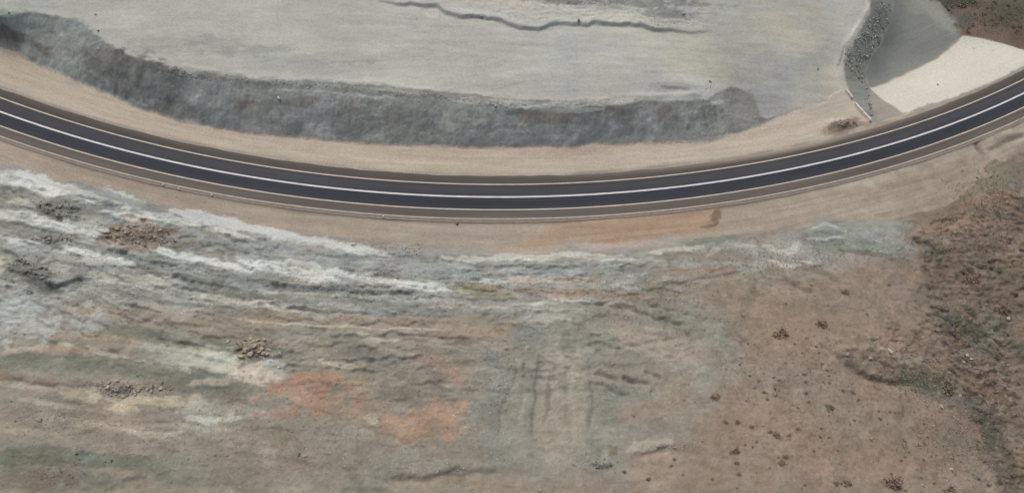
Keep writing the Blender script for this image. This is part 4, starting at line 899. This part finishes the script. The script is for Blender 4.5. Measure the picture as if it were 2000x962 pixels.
# ------------------------------------------------------------ bushes and grass
def leaf_mat(name, rgb): return plain_mat(name, rgb, 3.0, 0.35, 0.85, 0.0)
LM = {'olive': leaf_mat('olive_leaves', (140,134,113)), 'green': leaf_mat('dusty_green_leaves', (128,130,110)), 'red': leaf_mat('red_brown_twigs', (156,138,125)), 'brown': leaf_mat('dry_brown_twigs', (152,138,122))}
stem_m = plain_mat('bare_stems', (92, 80, 68), 3, .2)
def bush_meshes(seed, nl=150, flat=0.6, mat=None):
    r = np.random.default_rng(seed)
    V, F = [], []
    lobes = [(r.uniform(-.5, .5), r.uniform(-.5, .5), r.uniform(.15, .45), r.uniform(.35, .6)) for _ in range(5)]
    for i in range(nl):
        lx, ly, lz, lr = lobes[r.integers(5)]
        d = r.standard_normal(3); d /= np.linalg.norm(d); rad = lr * r.random() ** .4
        p = np.array([lx, ly, lz * flat]) + d * rad * [1, 1, flat]; p[2] = abs(p[2])
        a = r.standard_normal(3); a /= np.linalg.norm(a); b_ = np.cross(a, r.standard_normal(3)); b_ /= np.linalg.norm(b_)
        s = r.uniform(.06, .15); k = len(V)
        V += [p - a * s, p + b_ * s * .5, p + a * s, p - b_ * s * .5]; F.append((k, k + 1, k + 2, k + 3))
    me = bpy.data.meshes.new('foliage'); me.from_pydata([tuple(v) for v in V], [], F); me.materials.append(mat)
    V, F = [], []
    for i in range(12):
        a = r.uniform(0, 6.28); l_ = r.uniform(.4, .9); e = np.array([math.cos(a) * l_, math.sin(a) * l_, r.uniform(.2, .6) * flat]); s = np.array([-math.sin(a), math.cos(a), 0]) * .025; k = len(V)
        V += [s * 1.4, -s * 1.4, np.array([0, 0, .05]), e + s * .3, e - s * .3, e + [0, 0, .02]]; F += [(k, k + 1, k + 4, k + 3), (k + 1, k + 2, k + 5, k + 4), (k + 2, k, k + 3, k + 5), (k+3,k+4,k+5)]
    ms_ = bpy.data.meshes.new('stems'); ms_.from_pydata([tuple(v) for v in V], [], F); ms_.materials.append(stem_m)
    return me, ms_
BM = {k: [bush_meshes(900 + 10 * i + j, 460, .5, m_) for j in range(3)] for i, (k, m_) in enumerate(LM.items())}
def put_bush(px, py, size_px, kind, label, group=None, cat='bush', ell=1.0):
    x, y, z = (float(v) for v in W(px, py)); r = size_px * .5 * .125
    a, b_ = random.choice(BM[kind])
    root = bpy.data.objects.new('bush' if size_px > 9 else 'dry_tuft', None); root.empty_display_size = .3
    col.objects.link(root)
    root.location = (x, y, z - 0.05); root.rotation_euler = (0, 0, random.uniform(-.4, .4)); root.scale = (r * 1.25 * ell, r, r)
    root['label'] = label; root['category'] = cat
    if group: root['group'] = group
    for nm, me in (('foliage', a), ('stems', b_)):
        o = bpy.data.objects.new(nm, me); o.parent = root; col.objects.link(o)
for px, py, s, k, lab in [
    (1522,650,30,'red','round red brown bush alone at the upper left of the brown hillside'),
    (1602,634,26,'red','faint red brown bush in the upper middle of the brown hillside'),
    (1958,604,34,'red','dark red brown bush above the grey rounded rock near the right edge'),
    (1898,545,36,'brown','wide brown bush on the dark ground left of the ravine top'),
    (1905,552,24,'red','reddish bush tucked beside the wide brown bush'),
    (1742,944,36,'red','dim red brown bush at the bottom edge of the brown hillside'),
    (1850,958,32,'red','red brown bush at the bottom edge near the ravine'),
    (1436,881,18,'red','small round bush among dots on the lower brown hillside'),
    (1395,776,20,'red','low bush behind the red brown rock beside the fan'),
    (1517,850,16,'brown','small brown bush on the middle of the lower brown hillside'),
    (1622,796,17,'olive','dark olive bush alone in the middle of the brown hillside'),
    (1657,945,16,'olive','dark olive bush at the bottom of the brown hillside'),
    (1632,944,12,'green','small green bush left of the olive bush at the bottom'),
    (1850,758,34,'olive','broad dark olive bush below the curved scarp'),
    (1882,675,22,'red','red brown bush above the stones at the ravine head'),
    (1868,655,18,'brown','brown bush near the green slope of the ravine'),
    (1910,735,20,'red','red brown bush beside the bare patch of the ravine'),
    (1895,608,20,'green','green bush in the upper part of the ravine'),
    (1950,668,16,'olive','olive bush on the green slope near the right edge'),
    (1812,558,20,'brown','brown bush on the edge of the orange patch'),
    (1790,470,18,'brown','brown bush at the end of the green grey rock band'),
    (1880,8,34,'olive','dark bush at the top edge beyond the grey pit'),
    (1856,14,24,'olive','dark bush at the corner of the grey pit'),
    (1900,4,22,'green','dark green bush at the top edge right of the pit'),
    (1530,905,15,'brown','small brown bush low on the brown hillside'),
    (1650,571,18,'brown','low brown bush under the dark gully line of the upper hillside')]:
    put_bush(px, py, s, k, lab)
# loose dots of dry scrub: too alike to tell apart
TL = 'small dark tuft of dry scrub in the %s of the bare brown hillside'
hillpoly = [(1420,640),(1500,560),(1720,520),(1800,640),(1830,760),(1900,900),(1890,955),(1230,955),(1330,880),(1450,780)]
fixed = [(1533,708),(1571,731),(1620,748),(1665,766),(1676,780),(1580,785),(1575,768),(1543,850),(1505,843),(1560,838),(1637,880),(1591,880),(1535,892),(1470,872),(1455,868),(1417,824),(1440,824),(1470,833),(1440,905),(1445,926),(1265,934),(1220,921),(1492,765),(1463,733),(1445,712),(1418,720),(1716,803),(1512,737),(1500,781),(1765,860),(1718,818),(1574,745),(1513,760),(1647,763),(1806,866),(1824,943),(1768,958)]
for q in fixed: put_bush(*q, random.uniform(6, 11), random.choice(['olive', 'brown', 'brown']), TL % where(q, hillpoly), 'scrub tufts on the brown hillside', 'scrub tuft')
for q in in_poly(hillpoly, 80): put_bush(*q, random.uniform(4, 8), random.choice(['olive', 'brown', 'red']), TL % where(q, hillpoly), 'scrub tufts on the brown hillside', 'scrub tuft')
TR = 'dusty scrub clump in the %s of the broken ground at the right'
ravpoly = [(1800,430),(1990,400),(1995,955),(1930,955),(1880,800),(1780,740),(1700,700),(1820,700),(1830,600),(1790,520)]
for q in in_poly(ravpoly, 120): put_bush(*q, random.uniform(6, 14), random.choice(['olive', 'green', 'brown', 'brown', 'red']), TR % where(q, ravpoly), 'scrub clumps of the ravine', 'scrub clump')
TT = 'dark scrub clump in the %s of the ground beyond the grey pit'
ttp = [(1832,0),(1998,0),(1998,86),(1890,66),(1868,36)]
for q in in_poly(ttp, 26): put_bush(*q, random.uniform(7, 14), random.choice(['olive', 'green', 'brown']), TT % where(q, ttp), 'scrub clumps beyond the pit', 'scrub clump')
def grass(name, regs, mat, label):
    sp = np.array(scatter_px(regs)); n = len(sp); B_ = 5
    a = rng.random((n, B_)) * 6.28; l_ = sp[:, 3:4] * (1.5 + 2 * rng.random((n, B_)))
    bx, by, bz = (sp[:, i:i + 1] + rng.standard_normal((n, B_)) * .05 for i in range(3))
    dx, dy = np.cos(a), np.sin(a)
    v0 = np.stack([bx - dy * l_ * .22, by + dx * l_ * .22, bz - .03], -1); v1 = np.stack([bx + dy * l_ * .22, by - dx * l_ * .22, bz - .03], -1)
    v2 = np.stack([bx + dx * l_, by + dy * l_, bz + l_ * (.5 + rng.random((n, B_)))], -1)
    V = np.stack([v0, v1, v2], 2).reshape(-1, 3); F = np.arange(n * B_ * 3).reshape(-1, 3)
    me = mesh_np(name, V, F, False); me.materials.append(mat); o = bpy.data.objects.new(name, me); col.objects.link(o)
    tagstuff(o, label, 'grass')
grass('sparse_grass', [(1880,640,90,70,550,1,2.2),(1950,840,60,120,550,1,2.2),(1900,480,130,50,500,1,2.4),(1940,30,70,40,450,1,2.4),(1800,740,80,30,800,1,2.6)], LM['green'], 'sparse dusty green grass in the ravine at the right')
grass('dry_grass', [(1600,760,200,160,1500,.8,2),(1300,600,160,60,700,.8,2),(1500,520,150,30,500,.8,2),(1940,400,70,60,900,1,2.4),(1850,850,80,90,900,.8,2.4)], LM['brown'], 'thin dry grass over the bare brown hillside')

# ------------------------------------------------------------ broken concrete barrier and verge markers
conc = plain_mat('white_concrete', (214, 210, 200), 0.9, 0.15, 0.8, 0.2)
def barrier(p0, p1, label):
    import bmesh
    a = np.array([float(v) for v in W(*p0)]); b_ = np.array([float(v) for v in W(*p1)]); d = b_ - a; Ln = np.linalg.norm(d); d /= Ln
    n = np.array([-d[1], d[0], 0]); n /= np.linalg.norm(n)
    root = bpy.data.objects.new('concrete_barrier', None); col.objects.link(root); root.location = a; root['label'] = label; root['category'] = 'barrier'; root['group'] = 'pieces of broken concrete barrier'
    prof = [(-.38, -.3), (-.38, .12), (-.30, .22), (-.24, .72), (-.19, .80), (.19, .80), (.24, .72), (.30, .22), (.38, .12), (.38, -.3)]
    nseg = max(1, round(Ln / 1.6)); sl_ = Ln / nseg
    for k in range(nseg):
        V, F = [], []
        for s in (k * sl_ + .03, (k + 1) * sl_ - .03):
            for (u, v) in prof: V.append(tuple(d * s + n * u + np.array([0, 0, v + .02 * (k % 2)])))
        m_ = len(prof)
        for i in range(m_): F.append((i, (i + 1) % m_, m_ + (i + 1) % m_, m_ + i))
        F.append(tuple(range(m_))[::-1]); F.append(tuple(range(m_, 2 * m_)))
        me = bpy.data.meshes.new('barrier_block'); me.from_pydata(V, [], F); me.materials.append(conc)
        bm = bmesh.new(); bm.from_mesh(me); bmesh.ops.recalc_face_normals(bm, faces=bm.faces); bm.to_mesh(me); bm.free()
        o = bpy.data.objects.new('barrier_block', me); o.parent = root; col.objects.link(o)
barrier((1669, 204), (1699, 237), 'long white concrete barrier piece ending at the road beside the stony bank')
barrier((1651, 177), (1663, 193), 'short white concrete barrier piece at the upper end of the broken line')
for (px, py), lab in [((320,362),'small white marker post on the dirt, leftmost of the three near each other'),((350,370),'small white marker post on the dirt, middle of the three near each other'),((415,382),'small white marker post on the dirt, rightmost of the three near each other'),((749,424),'small white marker post standing alone just below the kerb')]:
    x, y, z = (float(v) for v in W(px, py))
    root = bpy.data.objects.new('marker_post', None); col.objects.link(root); root.location = (x, y, z); root['label'] = lab; root['category'] = 'marker post'; root['group'] = 'white marker posts below the kerb'
    def tube(name, r0, r1, z0, z1, mat):
        V = [(r0 * math.cos(a), r0 * math.sin(a), z0) for a in np.linspace(0, 6.283, 9)[:-1]] + [(r1 * math.cos(a), r1 * math.sin(a), z1) for a in np.linspace(0, 6.283, 9)[:-1]]
        F = [(i, (i + 1) % 8, 8 + (i + 1) % 8, 8 + i) for i in range(8)] + [tuple(range(8))[::-1], tuple(range(8, 16))]
        me = bpy.data.meshes.new(name); me.from_pydata(V, [], F); me.materials.append(mat); o = bpy.data.objects.new(name, me); o.parent = root; col.objects.link(o)
    tube('base', .30, .26, -.2, .12, M['grey']); tube('post', .2, .16, .12, .6, conc)
# broken gap in the kerb at the right
for q in [(1985,234),(1989,232),(1987,236),(1992,231)]:
    put_rock(q[0], q[1] + 2, 6, ['dark'], 'kerb_chunk', 'dark rubble lump in the gap of the kerb at the right edge', 'rubble', 'rubble in the kerb gap')
print('tris', sum(len(o.data.polygons) for o in bpy.data.objects if o.type == 'MESH'), 'objs', len(bpy.data.objects))
